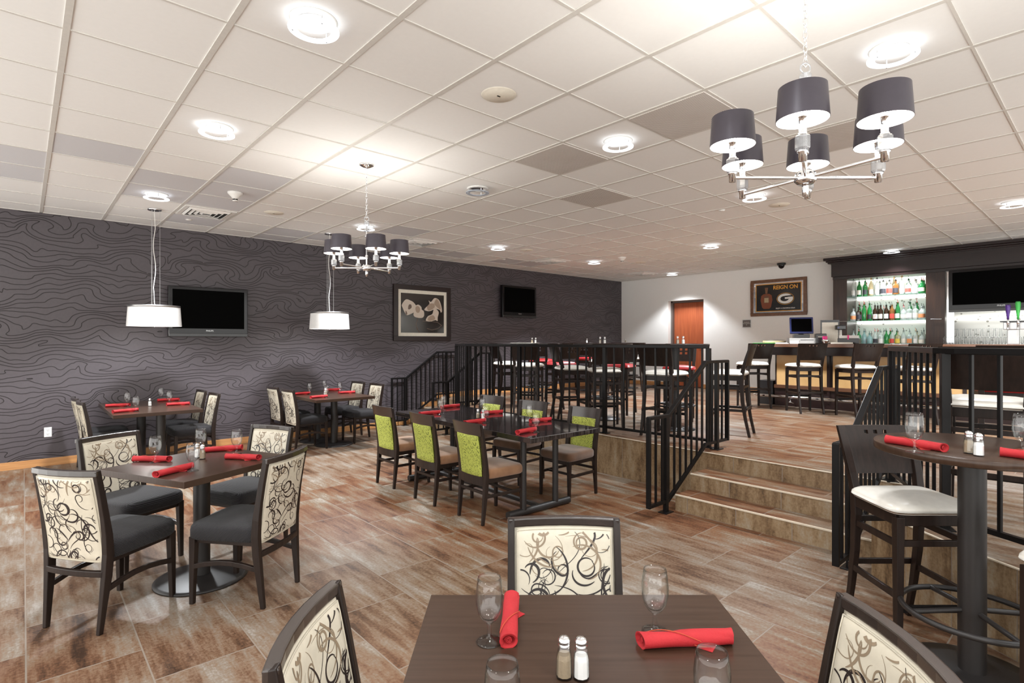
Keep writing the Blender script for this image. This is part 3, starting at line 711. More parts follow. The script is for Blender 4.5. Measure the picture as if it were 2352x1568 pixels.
# ================================================================ RAILINGS
def densify(pts, pitch):
    out = []
    for a, c in zip(pts[:-1], pts[1:]):
        a = Vector(a); c = Vector(c); n = max(1, round((c - a).length / pitch))
        for k in range(n): out.append(a.lerp(c, k / n))
    out.append(Vector(pts[-1])); return out
def railing(label, pts, posts, pitch=.132, z0=PZ):
    t = thing('platform_railing', label, 'railing', (pts[0][0], pts[0][1], z0)); o0 = Vector((pts[0][0], pts[0][1]))
    L = [Vector((x, y)) - o0 for x, y in pts]
    ob('top_rail', (MB().sweep([(p.x, p.y, 1.045) for p in L], .05, .038), ['black'], .005), t)
    ob('bottom_rail', (MB().sweep([(p.x, p.y, .075) for p in L], .028, .028), ['black']), t)
    bal = None
    for a, c in zip(L[:-1], L[1:]):
        n = max(1, round((c - a).length / pitch)); az = math.atan2((c - a).y, (c - a).x)
        for k in range(n):
            p = a.lerp(c, (k + .5) / n)
            if any((p + o0 - Vector(q)).length < .045 for q in posts): continue
            if bal is None: bal = (MB().b2((-.009, -.009, .075), (.009, .009, 1.03)), ['black'], .002)[0].mesh('baluster', ['black'], .002)
            ob('baluster', bal, t, (p.x, p.y, 0), az)
    pm = MB().b2((-.022, -.022, 0), (.022, .022, 1.03)).mesh('post', ['black'], .003); fm = MB().b2((-.055, -.04, .0), (.055, .04, .008)).mesh('base_plate', ['black'], .002)
    for q in posts:
        p = Vector(q) - o0; az = math.atan2((L[1] - L[0]).y, (L[1] - L[0]).x)
        ps = ob('post', pm, t, (p.x, p.y, 0), az); ob('base_plate', fm, ps)
railing('long black baluster railing along the platform edge behind the lime chairs', [(5.30, 2.87), (5.19, 4.5), (5.13, 6.8), (5.40, 7.43), (6.02, 7.46)], [(5.30, 2.87), (5.205, 4.15), (5.15, 5.6), (5.13, 6.8), (5.40, 7.43)])
railing('black curved baluster railing at right behind the round high table', [(5.10, 1.22), (4.62, .98), (4.12, .75), (3.98, .63), (3.70, .12), (3.42, -.42), (3.2, -1.0)], [(5.10, 1.22), (4.04, .70), (3.42, -.42)])
def handrail(x0, y, label):
    t = thing('stair_handrail', label, 'handrail', (x0, y, 0), 0, 'black stair handrails')
    x = [0, .30, .98, 1.42]; zt = [.875, .875, 1.345, 1.345]; zb = [.10, .10, .53, .53]
    ob('top_rail', (MB().sweep([(a, 0, c) for a, c in zip(x, zt)], .042, .03), ['black'], .004), t)
    ob('bottom_rail', (MB().sweep([(a, 0, c) for a, c in zip(x, zb)], .028, .028), ['black']), t)
    def zz(tab, q):
        for k in range(3):
            if q <= x[k + 1]: return tab[k] + (tab[k + 1] - tab[k]) * (q - x[k]) / (x[k + 1] - x[k])
        return tab[-1]
    ob('end_post', (MB().b2((-.012, -.021, .086), (.012, .021, .885)), ['black'], .003), t)
    ob('end_post', (MB().b2((1.408, -.021, .516), (1.432, .021, 1.355)), ['black'], .003), t)
    for q in (.27, 1.2):
        f = 0 if q < .5 else PZ
        ps = ob('post', (MB().b2((q - .019, -.019, f), (q + .019, .019, zz(zt, q))), ['black'], .003), t); ob('base_plate', (MB().b2((q - .06, -.045, f), (q + .06, .045, f + .008)), ['black'], .002), ps)
    for k in range(13):
        q = .11 + k * .1
        if min(abs(q - .27), abs(q - 1.2)) < .03: continue
        ob('baluster', (MB().b2((q - .009, -.009, zz(zb, q)), (q + .009, .009, zz(zt, q))), ['black'], .002), t)
handrail(4.08, 2.77, 'black stair handrail at the left side of the middle stairs')
handrail(3.95, 1.25, 'black stair handrail at the right side of the middle stairs, beside the wooden stool')
handrail(4.99, 8.85, 'black stair handrail close against the dark wall')
handrail(4.99, 7.52, 'black stair handrail on the open side of the far left stairs')

# ================================================================ CHAIRS
def curl_strokes(b, w, h, fn, seed, n, off, mats=(1, 2)):
    """brush curls lying on a w x h panel; fn(u,v,off) -> 3D point"""
    r = random.Random(seed)
    for s in range(n):
        x = r.uniform(-.05, w + .05); z = r.uniform(-.05, h + .05); a = r.uniform(0, 6.28); k = r.choice((-1, 1)) * r.uniform(8, 38); dk = r.uniform(-1, 1) * 210
        L = r.uniform(.09, .26); st = .006; N = int(L / st); wm = r.choice((.0014, .0026, .0038, .0050)); P_ = []
        flip = r.random() < .35
        for i in range(N + 1):
            P_.append((x, z, a, max(.0004, wm * (math.sin(math.pi * (i + .6) / (N + 1.2)) ** .6))))
            kk = k + dk * (i * st) * (1 if not flip or i < N / 2 else -1.6); kk = max(-52, min(52, kk)); a += kk * st; x += math.cos(a) * st; z += math.sin(a) * st
        mi = mats[1] if (z > h * .8 and r.random() < .7) or r.random() < .06 else mats[0]  # upper strokes mostly tan: a reflection fading the pattern, put into colour; few random
        run = []
        def flush(run):
            if len(run) < 2: return
            vs = []
            for (x, z, a, ww) in run:
                nx, nz = -math.sin(a) * ww, math.cos(a) * ww
                vs += [fn((x + nx) / w, (z + nz) / h, off), fn((x - nx) / w, (z - nz) / h, off)]
            b.add(vs, [(2 * i, 2 * i + 1, 2 * i + 3, 2 * i + 2) for i in range(len(run) - 1)], mi, True)
        for p in P_:
            if .004 < p[0] < w - .004 and .004 < p[1] < h - .004: run.append(p)
            else: flush(run); run = []
        flush(run)
def cushion(w, d, z0, z1, dome=.015, cy=0, fw=1.04, n=8, r=.02, mi=0):
    """soft seat cushion: rounded slab, slightly wider at the front (+y)"""
    b = MB(); prof = []
    def outline(s):
        pts = []
        for k in range(32):
            t = 2 * math.pi * k / 32; c, sn = math.cos(t), math.sin(t); e = .28
            x = math.copysign(abs(c) ** e, c) * w / 2 * s; y = math.copysign(abs(sn) ** e, sn) * d / 2 * s
            x *= 1 + (fw - 1) * (y / d + .5); pts.append((x, y + cy))
        return pts
    rings = [(1 - .05, z0), (1, z0 + r * .5), (1.0, z1 - r * 1.1), (.985, z1 - r * .5), (.95, z1 - r * .1), (.86, z1 + dome * .25), (.65, z1 + dome * .65), (.35, z1 + dome * .92), (.02, z1 + dome)]
    vs = []; fs = []
    for s, z in rings: vs += [(x, y, z) for x, y in outline(s)]
    for i in range(len(rings) - 1):
        for k in range(32): fs.append((i * 32 + k, i * 32 + (k + 1) % 32, (i + 1) * 32 + (k + 1) % 32, (i + 1) * 32 + k))
    b.add(vs, fs, mi, True); b.add(vs[:32], [tuple(range(32))[::-1]], mi); b.add(vs[-32:], [tuple(range(32))], mi); return b
def leg(x, y, z1, top=.036, bot=.024, dx=0, dy=0):
    return MB().add([(x + dx + a * bot / 2, y + dy + c * bot / 2, 0) for a, c in ((-1, -1), (1, -1), (1, 1), (-1, 1))] + [(x + a * top / 2, y + c * top / 2, z1) for a, c in ((-1, -1), (1, -1), (1, 1), (-1, 1))], [(3, 2, 1, 0), (4, 5, 6, 7), (0, 1, 5, 4), (1, 2, 6, 5), (2, 3, 7, 6), (3, 0, 4, 7)])
def back_y(z, H, y_seat, y_top, zs=.42, bow=0):   # curve of the back above the seat
    if z <= zs: return y_seat
    u = (z - zs) / (H - zs); return y_seat + (y_top - y_seat) * (u ** 1.4)
def dining_chair():
    t = thing('dining_chair', '', 'chair'); H = .875; YS, YT = -.205, -.275
    def stile(s):
        pts = []; 
        for z in (0, .15, .30, .42, .52, .62, .72, .80, H): 
            y = -.238 + (YS + .238) * min(1, z / .35) if z < .42 else back_y(z, H, YS, YT)
            x = s * (.178 + .022 * min(1, z / .5)); pts.append((x, y, z))
        return MB().sweep(pts, .03, .04, (0, 1, 0), ws=[.022, .026, .032, .034, .032, .028, .026, .026, .026], hs=[.026, .034, .044, .046, .042, .036, .034, .032, .032])
    for s in (-1, 1): ob('rear_leg', (stile(s), ['frame'], .004), t)
    for s in (-1, 1): ob('front_leg', (leg(s * .19, .205, .40, .040, .026, s * .004, .008), ['frame'], .004), t)
    bow = lambda x: -.028 * (1 - (x / .21) ** 2)
    yb = lambda z: back_y(z, H, YS, YT)
    ob('top_rail', (MB().sweep([(x, yb(.86) + bow(x), .860) for x in (-.212, -.14, -.07, 0, .07, .14, .212)], .034, .032), ['crest'], .005), t)
    ob('lower_rail', (MB().sweep([(x, YS - .012 + bow(x) * .8, .315) for x in (-.185, -.12, -.06, 0, .06, .12, .185)], .022, .032), ['frame'], .004), t)
    W_, Hh, z0 = .375, .475, .368
    def pt(u, v, off):
        x = (u - .5) * W_; z = z0 + v * Hh; e = min(1, min(u, 1 - u, v, 1 - v) * 14); e = 1 - (1 - e) ** 2
        side = 1 if off > 0 else -1
        return (x, yb(z) + bow(x) * min(1, .35 + v) + side * (.006 + .015 * e) + off - side * .0, z)
    b = MB()
    b.grid(lambda u, v: pt(u, v, -1e-9), 22, 26, 0, True); b.grid(lambda u, v: pt(u, v, 1e-9), 22, 26, 0, True, True)
    for (f0, f1) in (((0, 0), (1, 0)), ((1, 0), (1, 1)), ((1, 1), (0, 1)), ((0, 1), (0, 0))):
        for k in range(12):
            a = k / 12; c = (k + 1) / 12; ua, va = f0[0] + (f1[0] - f0[0]) * a, f0[1] + (f1[1] - f0[1]) * a; uc, vc = f0[0] + (f1[0] - f0[0]) * c, f0[1] + (f1[1] - f0[1]) * c
            b.add([pt(ua, va, -1e-9), pt(uc, vc, -1e-9), pt(uc, vc, 1e-9), pt(ua, va, 1e-9)], [(0, 1, 2, 3)], 0)
    # piping seam round both faces
    for sg in (-1, 1):
        loop = [(u, .02) for u in np.linspace(.025, .975, 12)] + [(.975, v) for v in np.linspace(.02, .98, 14)] + [(u, .98) for u in np.linspace(.975, .025, 12)] + [(.025, v) for v in np.linspace(.98, .02, 14)]
        b.tube([pt(u, v, sg * .0012) for u, v in loop], .0022, 5, 0, closed=True)
    curl_strokes(b, W_ * .93, Hh * .94, lambda u, v, o: pt(.035 + u * .93, .03 + v * .94, o), 11, 105, -.0007)
    curl_strokes(b, W_ * .93, Hh * .94, lambda u, v, o: pt(.035 + u * .93, .03 + v * .94, o), 29, 105, .0007)
    ob('backrest', b.mesh('backrest', ['cream', 'swirl', 'swirl_t'], recalc=False), t)
    ob('seat', (cushion(.425, .46, .385, .475, .016, .01, 1.07, r=.03), ['cord']), t)
    ob('seat_frame', (MB().b2((-.19, -.19, .36), (.19, .21, .395)), ['frame'], .003), t)
    for s in (-1, 1):
        ob('side_stretcher', (MB().sweep([(s * (.183 + .003 * k), -.20 + .08 * k, .225 + .030 * math.sin(math.pi * k / 5)) for k in range(6)], .02, .028), ['frame'], .003), t)
    return t
def lime_chair(seatm, label):
    t = thing('lime_back_chair', label, 'chair'); H = .86; YS, YT = -.20, -.27
    yb = lambda z: back_y(z, H, YS, YT, .40)
    def stile(s):
        pts = []
        for z in (0, .15, .30, .42, .52, .62, .72, .80, H - .005):
            y = -.232 + (YS + .232) * min(1, z / .35) if z < .42 else yb(z)
            pts.append((s * (.176 + .006 * min(1, z / .5) + .010 * max(0, (z - .5) / .36)), y, z))
        return MB().sweep(pts, .03, .04, (0, 1, 0), ws=[.022, .028, .036, .044, .046, .046, .046, .046, .044], hs=[.026, .032, .038, .036, .030, .026, .022, .020, .018])
    for s in (-1, 1): ob('rear_leg', (stile(s), ['frame'], .003), t)
    for s in (-1, 1): ob('front_leg', (leg(s * .185, .19, .385, .036, .024, s * .004, .006), ['frame'], .003), t)
    bow = lambda x: -.030 * (1 - (x / .21) ** 2)
    def panel(x0, x1, z0, z1, th, taper=0):
        b = MB(); N = 12
        for sd, fl in ((-1, False), (1, True)):
            b.grid(lambda u, v: ((x0 + (x1 - x0) * u) * (1 + taper * v), yb(z0 + (z1 - z0) * v) + bow(x0 + (x1 - x0) * u) + sd * th / 2, z0 + (z1 - z0) * v), N, 4, 0, True, fl)
        f = lambda u, v, sd: ((x0 + (x1 - x0) * u) * (1 + taper * v), yb(z0 + (z1 - z0) * v) + bow(x0 + (x1 - x0) * u) + sd * th / 2, z0 + (z1 - z0) * v)
        for k in range(N):
            a, c = k / N, (k + 1) / N
            b.add([f(a, 1, -1), f(c, 1, -1), f(c, 1, 1), f(a, 1, 1)], [(0, 1, 2, 3)]); b.add([f(a, 0, 1), f(c, 0, 1), f(c, 0, -1), f(a, 0, -1)], [(0, 1, 2, 3)])
        for u in (0, 1): b.add([f(u, 0, -1), f(u, 0, 1), f(u, 1, 1), f(u, 1, -1)], [(0, 1, 2, 3)])
        return b
    ob('crest_rail', (panel(-.198, .198, .755, .86, .022, .04), ['crest']), t)
    ob('lower_rail', (panel(-.165, .165, .325, .405, .022), ['frame']), t)
    W_, Hh, z0 = .30, .37, .395
    def pt(u, v, sd):
        x = (u - .5) * W_ * (1 + .06 * v); z = z0 + v * Hh; e = min(1, min(u, 1 - u, v, 1 - v) * 10); e = 1 - (1 - e) ** 2
        return (x, yb(z) + bow(x) + sd * (.006 + .014 * e), z)
    b = MB(); b.grid(lambda u, v: pt(u, v, -1), 16, 18, 0, True); b.grid(lambda u, v: pt(u, v, 1), 16, 18, 0, True, True)
    ob('backrest', b.mesh('lime_backrest', ['lime'], recalc=False), t)
    ob('seat', (cushion(.405, .425, .385, .465, .014, .005, 1.07, r=.026), [seatm]), t)
    ob('seat_frame', (MB().b2((-.185, -.18, .345), (.185, .195, .392)), ['frame'], .003), t)
    for s in (-1, 1):
        ob('side_stretcher', (MB().sweep([(s * .181, -.20, .235), (s * .186, .185, .235)], .018, .026), ['frame'], .003), t)
    ob('rear_stretcher', (MB().sweep([(-.18, -.212, .265), (.18, -.212, .265)], .018, .024), ['frame'], .003), t)
    ob('front_stretcher', (MB().sweep([(-.185, .10, .235), (.185, .10, .235)], .018, .022), ['frame'], .003), t)
    return t
def bar_stool(seatm, holes, label):
    t = thing('bar_stool', label, 'bar stool'); H = 1.07; YS, YT = -.17, -.275
    def yb(z): return YS + (YT - YS) * max(0, (z - .68) / (H - .68)) ** 1.3
    def stile(s):
        pts = []
        for z in (0, .2, .4, .6, .72, .82, .92, 1.0, H - .004):
            y = -.255 + (YS + .255) * math.sin(min(1, z / .6) * math.pi / 2) if z < .68 else yb(z)
            pts.append((s * (.172 + .004 * z + .022 * max(0, (z - .72) / .35)), y, z))
        return MB().sweep(pts, .03, .04, (0, 1, 0), ws=[.024, .028, .032, .036, .038, .040, .042, .042, .042], hs=[.030, .034, .040, .044, .044, .036, .028, .022, .020])
    for s in (-1, 1): ob('rear_leg', (stile(s), ['frame_d'], .003), t)
    for s in (-1, 1): ob('front_leg', (leg(s * .178, .165, .69, .040, .028, s * .006, .006), ['frame_d'], .003), t)
    bow = lambda x: -.022 * (1 - (x / .21) ** 2)
    # back panel with cut-outs
    xs = [-.205, -.14, -.0]; z0, z1 = .815, H
    if holes == 3: hx = [-.05, 0, .05]; hz = [1.035]; hs = .0105
    elif holes == 6: hx = [-.07, 0, .07]; hz = [.93, .985]; hs = .016
    else: hx = []; hz = []; hs = .01
    ux = sorted(set([-.205, -.17, -.13, -.10, .10, .13, .17, .205] + [round(a + e, 4) for a in hx for e in (-hs, hs)] + [-.085, .085]))
    vz = sorted(set([z0, z0 + .06, z1] + [round(a + e, 4) for a in hz for e in (-hs, hs)] + [.9]))
    def isin(i, j):
        cx = (ux[i] + ux[i + 1]) / 2; cz = (vz[j] + vz[j + 1]) / 2
        return any(abs(cx - a) < hs for a in hx) and any(abs(cz - a) < hs for a in hz)
    f = lambda x, z, sd: (x * (1 + .06 * (z - z0) / (z1 - z0)), yb(z) + bow(x) + sd * .010, z)
    b = MB()
    for i in range(len(ux) - 1):
        for j in range(len(vz) - 1):
            if isin(i, j): continue
            a, c, d_, e = ux[i], ux[i + 1], vz[j], vz[j + 1]
            b.add([f(a, d_, -1), f(c, d_, -1), f(c, e, -1), f(a, e, -1)], [(0, 1, 2, 3)], 0, True); b.add([f(a, d_, 1), f(c, d_, 1), f(c, e, 1), f(a, e, 1)], [(3, 2, 1, 0)], 0, True)
            for (di, dj, p, q) in ((-1, 0, (a, d_), (a, e)), (1, 0, (c, d_), (c, e)), (0, -1, (a, d_), (c, d_)), (0, 1, (a, e), (c, e))):
                ii, jj = i + di, j + dj
                if ii < 0 or jj < 0 or ii >= len(ux) - 1 or jj >= len(vz) - 1 or isin(ii, jj):
                    b.add([f(*p, -1), f(*q, -1), f(*q, 1), f(*p, 1)], [(0, 1, 2, 3)], 0)
    ob('back_panel', (b, ['frame_d'], 0, False, True), t)
    ob('seat', (cushion(.42, .41, .705, .748, .022, .0, 1.06, r=.028), [seatm]), t)
    ob('apron', (MB().b2((-.178, .150, .645), (.178, .172, .705)).b2((-.172, -.172, .645), (.172, -.150, .705)).b2((-.190, -.16, .645), (-.168, .16, .705)).b2((.168, -.16, .645), (.190, .16, .705)), ['frame_d'], .003), t)
    for s in (-1, 1):
        ob('side_stretcher', (MB().sweep([(s * .176, -.185, .555), (s * .18, .165, .555)], .018, .032), ['frame_d'], .002), t)
        ob('side_stretcher', (MB().sweep([(s * .176, -.225, .30), (s * .182, .168, .30)], .018, .032), ['frame_d'], .002), t)
    ob('rear_stretcher', (MB().sweep([(-.174, -.19, .57), (.174, -.19, .57)], .018, .030), ['frame_d'], .002), t)
    ob('rear_stretcher', (MB().sweep([(-.172, -.222, .32), (.172, -.222, .32)], .018, .030), ['frame_d'], .002), t)
    ob('front_stretcher', (MB().sweep([(-.18, .166, .56), (.18, .166, .56)], .018, .030), ['frame_d'], .002), t)
    ob('footrest', (MB().sweep([(-.182, .170, .24), (.182, .170, .24)], .022, .032), ['black'], .003), t)
    return t
DC = Kind(dining_chair())
g3 = 'swirl-back chairs at the left foreground table'
DC.at((.391, 3.89, 0), R(305.6), 'cream swirl-back chair at left foreground table, its back to us at far left', g3)
DC.at((1.031, 3.625, 0), R(38.3), 'cream swirl-back chair at right front of the left foreground table', g3)
DC.at((.585, 4.66, 0), R(206), 'cream swirl-back chair behind the left foreground table, facing us at its left', g3)
DC.at((1.245, 4.433, 0), R(116.4), 'cream swirl-back chair at far right of the left foreground table', g3)
g1 = 'swirl-back chairs at the leftmost wall table'
DC.at((.761, 7.85, 0), R(272), 'swirl-back chair on left side of the leftmost wall table, nearer one', g1)
DC.at((.743, 8.42, 0), R(271), 'swirl-back chair on left side of the leftmost wall table, against the wall', g1)
DC.at((1.59, 7.90, 0), R(92), 'swirl-back chair on right side of the leftmost wall table, nearer one', g1)
DC.at((1.575, 8.52, 0), R(92), 'swirl-back chair on right side of the leftmost wall table, against the wall', g1)
g2 = 'swirl-back chairs at the second wall table'
DC.at((3.059, 7.884, 0), R(272), 'swirl-back chair on left side of the second wall table, nearer one', g2)
DC.at((3.055, 8.50, 0), R(272), 'swirl-back chair on left side of the second wall table, against the wall', g2)
DC.at((3.959, 7.98, 0), R(91), 'swirl-back chair on right side of the second wall table, nearer one', g2)
DC.at((3.937, 8.58, 0), R(92), 'swirl-back chair on right side of the second wall table, against the wall', g2)
# ---- foreground table frame of reference: u = right of view, w = along view
CA, SA = math.cos(R(48.2)), math.sin(R(48.2))
def rf(r, f): return (r * SA + f * CA, -r * CA + f * SA)
gf = 'swirl-back chairs at the nearest table'
x, y = rf(.197, 1.815); DC.at((x, y, 0), R(138.2), 'cream swirl-back chair facing us across the nearest table, bottom centre', gf)
x, y = rf(-.225, 1.335); DC.at((x, y, 0), R(228), 'cream swirl-back chair at the left of the nearest table, cropped at the bottom', gf)
x, y = rf(.605, 1.27); DC.at((x, y, 0), R(46), 'cream swirl-back chair at the right of the nearest table, bottom right', gf)
gl = 'lime-backed chairs at the long dark table'
LC = Kind(lime_chair('suede', ''))
for (x, y, a), s in zip([(3.136, 5.293, 271), (3.119, 4.49, 269), (3.122, 3.763, 268)], ['farthest', 'middle', 'nearest']): LC.at((x, y, 0), R(a), 'lime-backed dark wood chair with tan seat, %s of three on the left side' % s, gl)
LD = Kind(lime_chair('suede_d', ''))
for (x, y, a), s in zip([(4.18, 5.32, 96), (4.15, 4.54, 96), (4.123, 3.761, 91)], ['farthest', 'middle', 'nearest']): LD.at((x, y, 0), R(a), 'lime-backed dark wood chair with brown seat, %s of three by the platform' % s, gl)

# ---- stools
WS3 = Kind(bar_stool('vinyl', 3, '')); WS0 = Kind(bar_stool('vinyl', 3, '')); RS = Kind(bar_stool('redv', 6, ''))
gb = 'white-seated stools along the bar'
for (x, y, a), s in zip([(9.154, 4.153, 321.5), (9.10, 3.334, 317), (9.12, 2.621, 322), (9.0, 1.93, 318)], ['at the left end of the bar', 'second from the left end of the bar', 'third from the left end, centre of the bar', 'at the bar seen behind the right railing']):
    WS3.at((x, y, PZ), R(a), 'dark wood bar stool with white seat ' + s, gb)
WS3.at((6.30, 3.15, PZ), R(16), 'white-seated stool in side view standing alone beside the stairs railing', gb.replace('along the bar', 'on the platform'))
gp = 'white-seated stools at the high tables behind the railing'
def seat(K, x, y, tx, ty, label, group): K.at((x, y, PZ), math.atan2(ty - y, tx - x) - R(90), label, group)
T_HI = [(6.13, 3.78), (6.17, 4.96), (6.78, 6.95)]
WS0.at((5.67, 3.62, PZ), R(274), 'white-seated stool behind the railing, nearest the stair handrail', gp)
WS0.at((5.64, 4.483, PZ), R(318), 'white-seated stool behind the railing, seen squarely from the back', gp)
WS0.at((5.75, 5.18, PZ), R(240), 'white-seated stool turned sideways behind the middle of the railing', gp)
WS0.at((5.93, 6.24, PZ), R(302), 'white-seated stool behind the left part of the railing, seen from behind', gp)
WS0.at((6.14, 6.98, PZ), R(250), 'white-seated stool turned sideways nearest the left end of the railing', gp)
gr = 'red-seated stools on the platform'
for x, y, tx, ty, lb in [(7.56, 7.6, 8.2, 7.9, 'red-seated stool beyond the left part of the railing, farther one'), (6.72, 6.28, 6.78, 6.95, 'red-seated stool beyond the left part of the railing, nearer one'), (8.9, 7.6, 9.5, 8.0, 'small distant red-seated stool below the dark wall'),
        (6.80, 5.14, 6.17, 4.96, 'red-seated stool with square-holed back behind the middle high table'), (6.89, 4.17, 6.13, 3.80, 'red-seated stool with square-holed back in front of the red door')]:
    seat(RS, x, y, tx, ty, lb, gr)
WS0.at((10.1, 7.35, PZ), R(330), 'white-seated stool far back by the dark wall corner', gp)
WS0.at((8.35, 6.75, PZ), R(300), 'white-seated stool far back behind the railing centre', gp)
# right side behind the curved railing
WS3.at((4.40, .556, PZ), R(276), 'white-seated stool close behind the right railing, its back to us', 'stools behind the right railing')
seat(RS, 5.85, .62, 6.6, .8, 'red-seated stool partly hidden behind the right railing stool', gr)
# lower floor stools at the round high table
HS = bar_stool('vinyl', 3, 'large white-seated wooden stool left of the round high table'); HS.location = rf(2.075, 2.85) + (0,); HS.rotation_euler = (0, 0, R(138.2)); HS['group'] = 'stools at the round high table'
h2 = dup(HS, rf(2.16, 1.93) + (0,), R(-41.8), 'white-seated stool cut by the right edge in front of the round high table')

# ================================================================ TABLES
def pedestal_table(label, x, y, rz, w, d, bases, h=.76, th=.038, cr=.05, br=.275, topm='ttop'):
    t = thing('dining_table', label, 'table', (x, y, 0), rz)
    ob('tabletop', (MB().b2((-w / 2, -d / 2, h - th), (w / 2, d / 2, h)), [topm], .002), t)
    for (bx, by) in bases:
        c = ob('column', (MB().tube([(bx, by, .015), (bx, by, h - th - .006)], cr, 24).lathe([(0, h - th - .008), (.2, h - th - .008), (.2, h - th), (0, h - th)], 4, (bx, by, 0), smooth=False, ang=R(45)), ['iron']), t)
        ob('base', (MB().lathe([(0, .034), (.06, .032), (br * .92, .018), (br, .010), (br, 0), (0, 0)], 44, (bx, by, 0)), ['iron']), t)
    return t
pedestal_table('brown square table at left foreground with four place settings', .875, 4.035, R(24.6), .80, .78, [(0, 0)])
pedestal_table('brown table against the dark wall below the left pendant', 1.145, 7.946, 0, .857, 1.515, [(.08, -.30), (-.02, .42)])
pedestal_table('brown table against the dark wall below the second pendant', 3.369, 7.939, 0, .866, 1.42, [(.13, .0), (.07, .48)])
x, y = rf(.19, 1.265); pedestal_table('large brown table nearest to us at bottom centre', x, y, R(48.2 - 90), .885, .885, [(0, 0)])
FT = (x, y)
t = thing('dining_table', 'long dark striated glossy table with the lime-backed chairs', 'table', (3.544, 4.341, 0), R(-1.4))
ob('tabletop', (MB().b2((-.435, -1.13, .715), (.435, 1.13, .76)), ['stri'], .004), t)
for s, yy in ((-1, -.78), (1, .93)):
    for sx in (-.20, .20): ob('column', (MB().tube([(sx, yy, .05), (sx, yy, .712)], .028, 16), ['iron']), t)
    ob('foot_bar', (MB().tube([(-.38, yy, .035), (.38, yy, .035)], .032, 16), ['iron']), t)
ob('stretcher', (MB().b2((-.02, -.78, .03), (.02, .93, .06)), ['iron']), t)
# round high table, lower floor
HX, HY = rf(2.12, 2.52)
t = thing('high_table', 'round brown high table with thick column at lower right', 'table', (HX, HY, 0))
ob('tabletop', (MB().lathe([(0, 1.032), (.372, 1.032), (.380, 1.036), (.380, 1.066), (.376, 1.07), (0, 1.07)], 72), ['ttop'], 0), t)
ob('column', (MB().tube([(0, 0, .03), (0, 0, 1.03)], .053, 32), ['iron']), t)
ob('base', (MB().lathe([(0, .045), (.07, .04), (.20, .02), (.28, .012), (.28, 0), (0, 0)], 48), ['iron']), t)
b = MB().tube([(.27 * math.cos(a), .27 * math.sin(a), .30) for a in [2 * math.pi * k / 40 for k in range(40)]], .013, 12, closed=True)
for k in range(4): a = R(45 + 90 * k); b.tube([(.04 * math.cos(a), .04 * math.sin(a), .315), (.265 * math.cos(a), .265 * math.sin(a), .30)], .012, 10)
ob('foot_ring', (b, ['iron']), t)
# high tables on the platform
def hi_table(x, y, label, r=.42, z=1.07):
    t = thing('high_table', label, 'table', (x, y, PZ), 0, 'dark high tables on the platform')
    ob('tabletop', (MB().lathe([(0, z - .03), (r, z - .03), (r, z), (0, z)], 4 if r > .5 else 40, ang=R(45)), ['cabd'], .002), t)
    ob('column', (MB().tube([(0, 0, .02), (0, 0, z - .03)], .045, 20), ['iron']), t)
    ob('base', (MB().lathe([(0, .035), (.06, .03), (.25, .012), (.25, 0), (0, 0)], 36), ['iron']), t)
    ob('foot_ring', (MB().tube([(.24 * math.cos(a), .24 * math.sin(a), .30) for a in [2 * math.pi * k / 30 for k in range(30)]], .012, 10, closed=True).tube([(-.24, 0, .3), (.24, 0, .3)], .01, 8).tube([(0, -.24, .3), (0, .24, .3)], .01, 8), ['iron']), t)
for (x, y), s in zip(T_HI, ['nearest the stair handrail', 'behind the middle of the railing', 'behind the left part of the railing']): hi_table(x, y, 'dark high table with pedestal base ' + s)
hi_table(9.5, 8.0, 'distant dark high table by the dark wall'); hi_table(10.7, 7.85, 'farthest dark high table near the corner of the two walls')

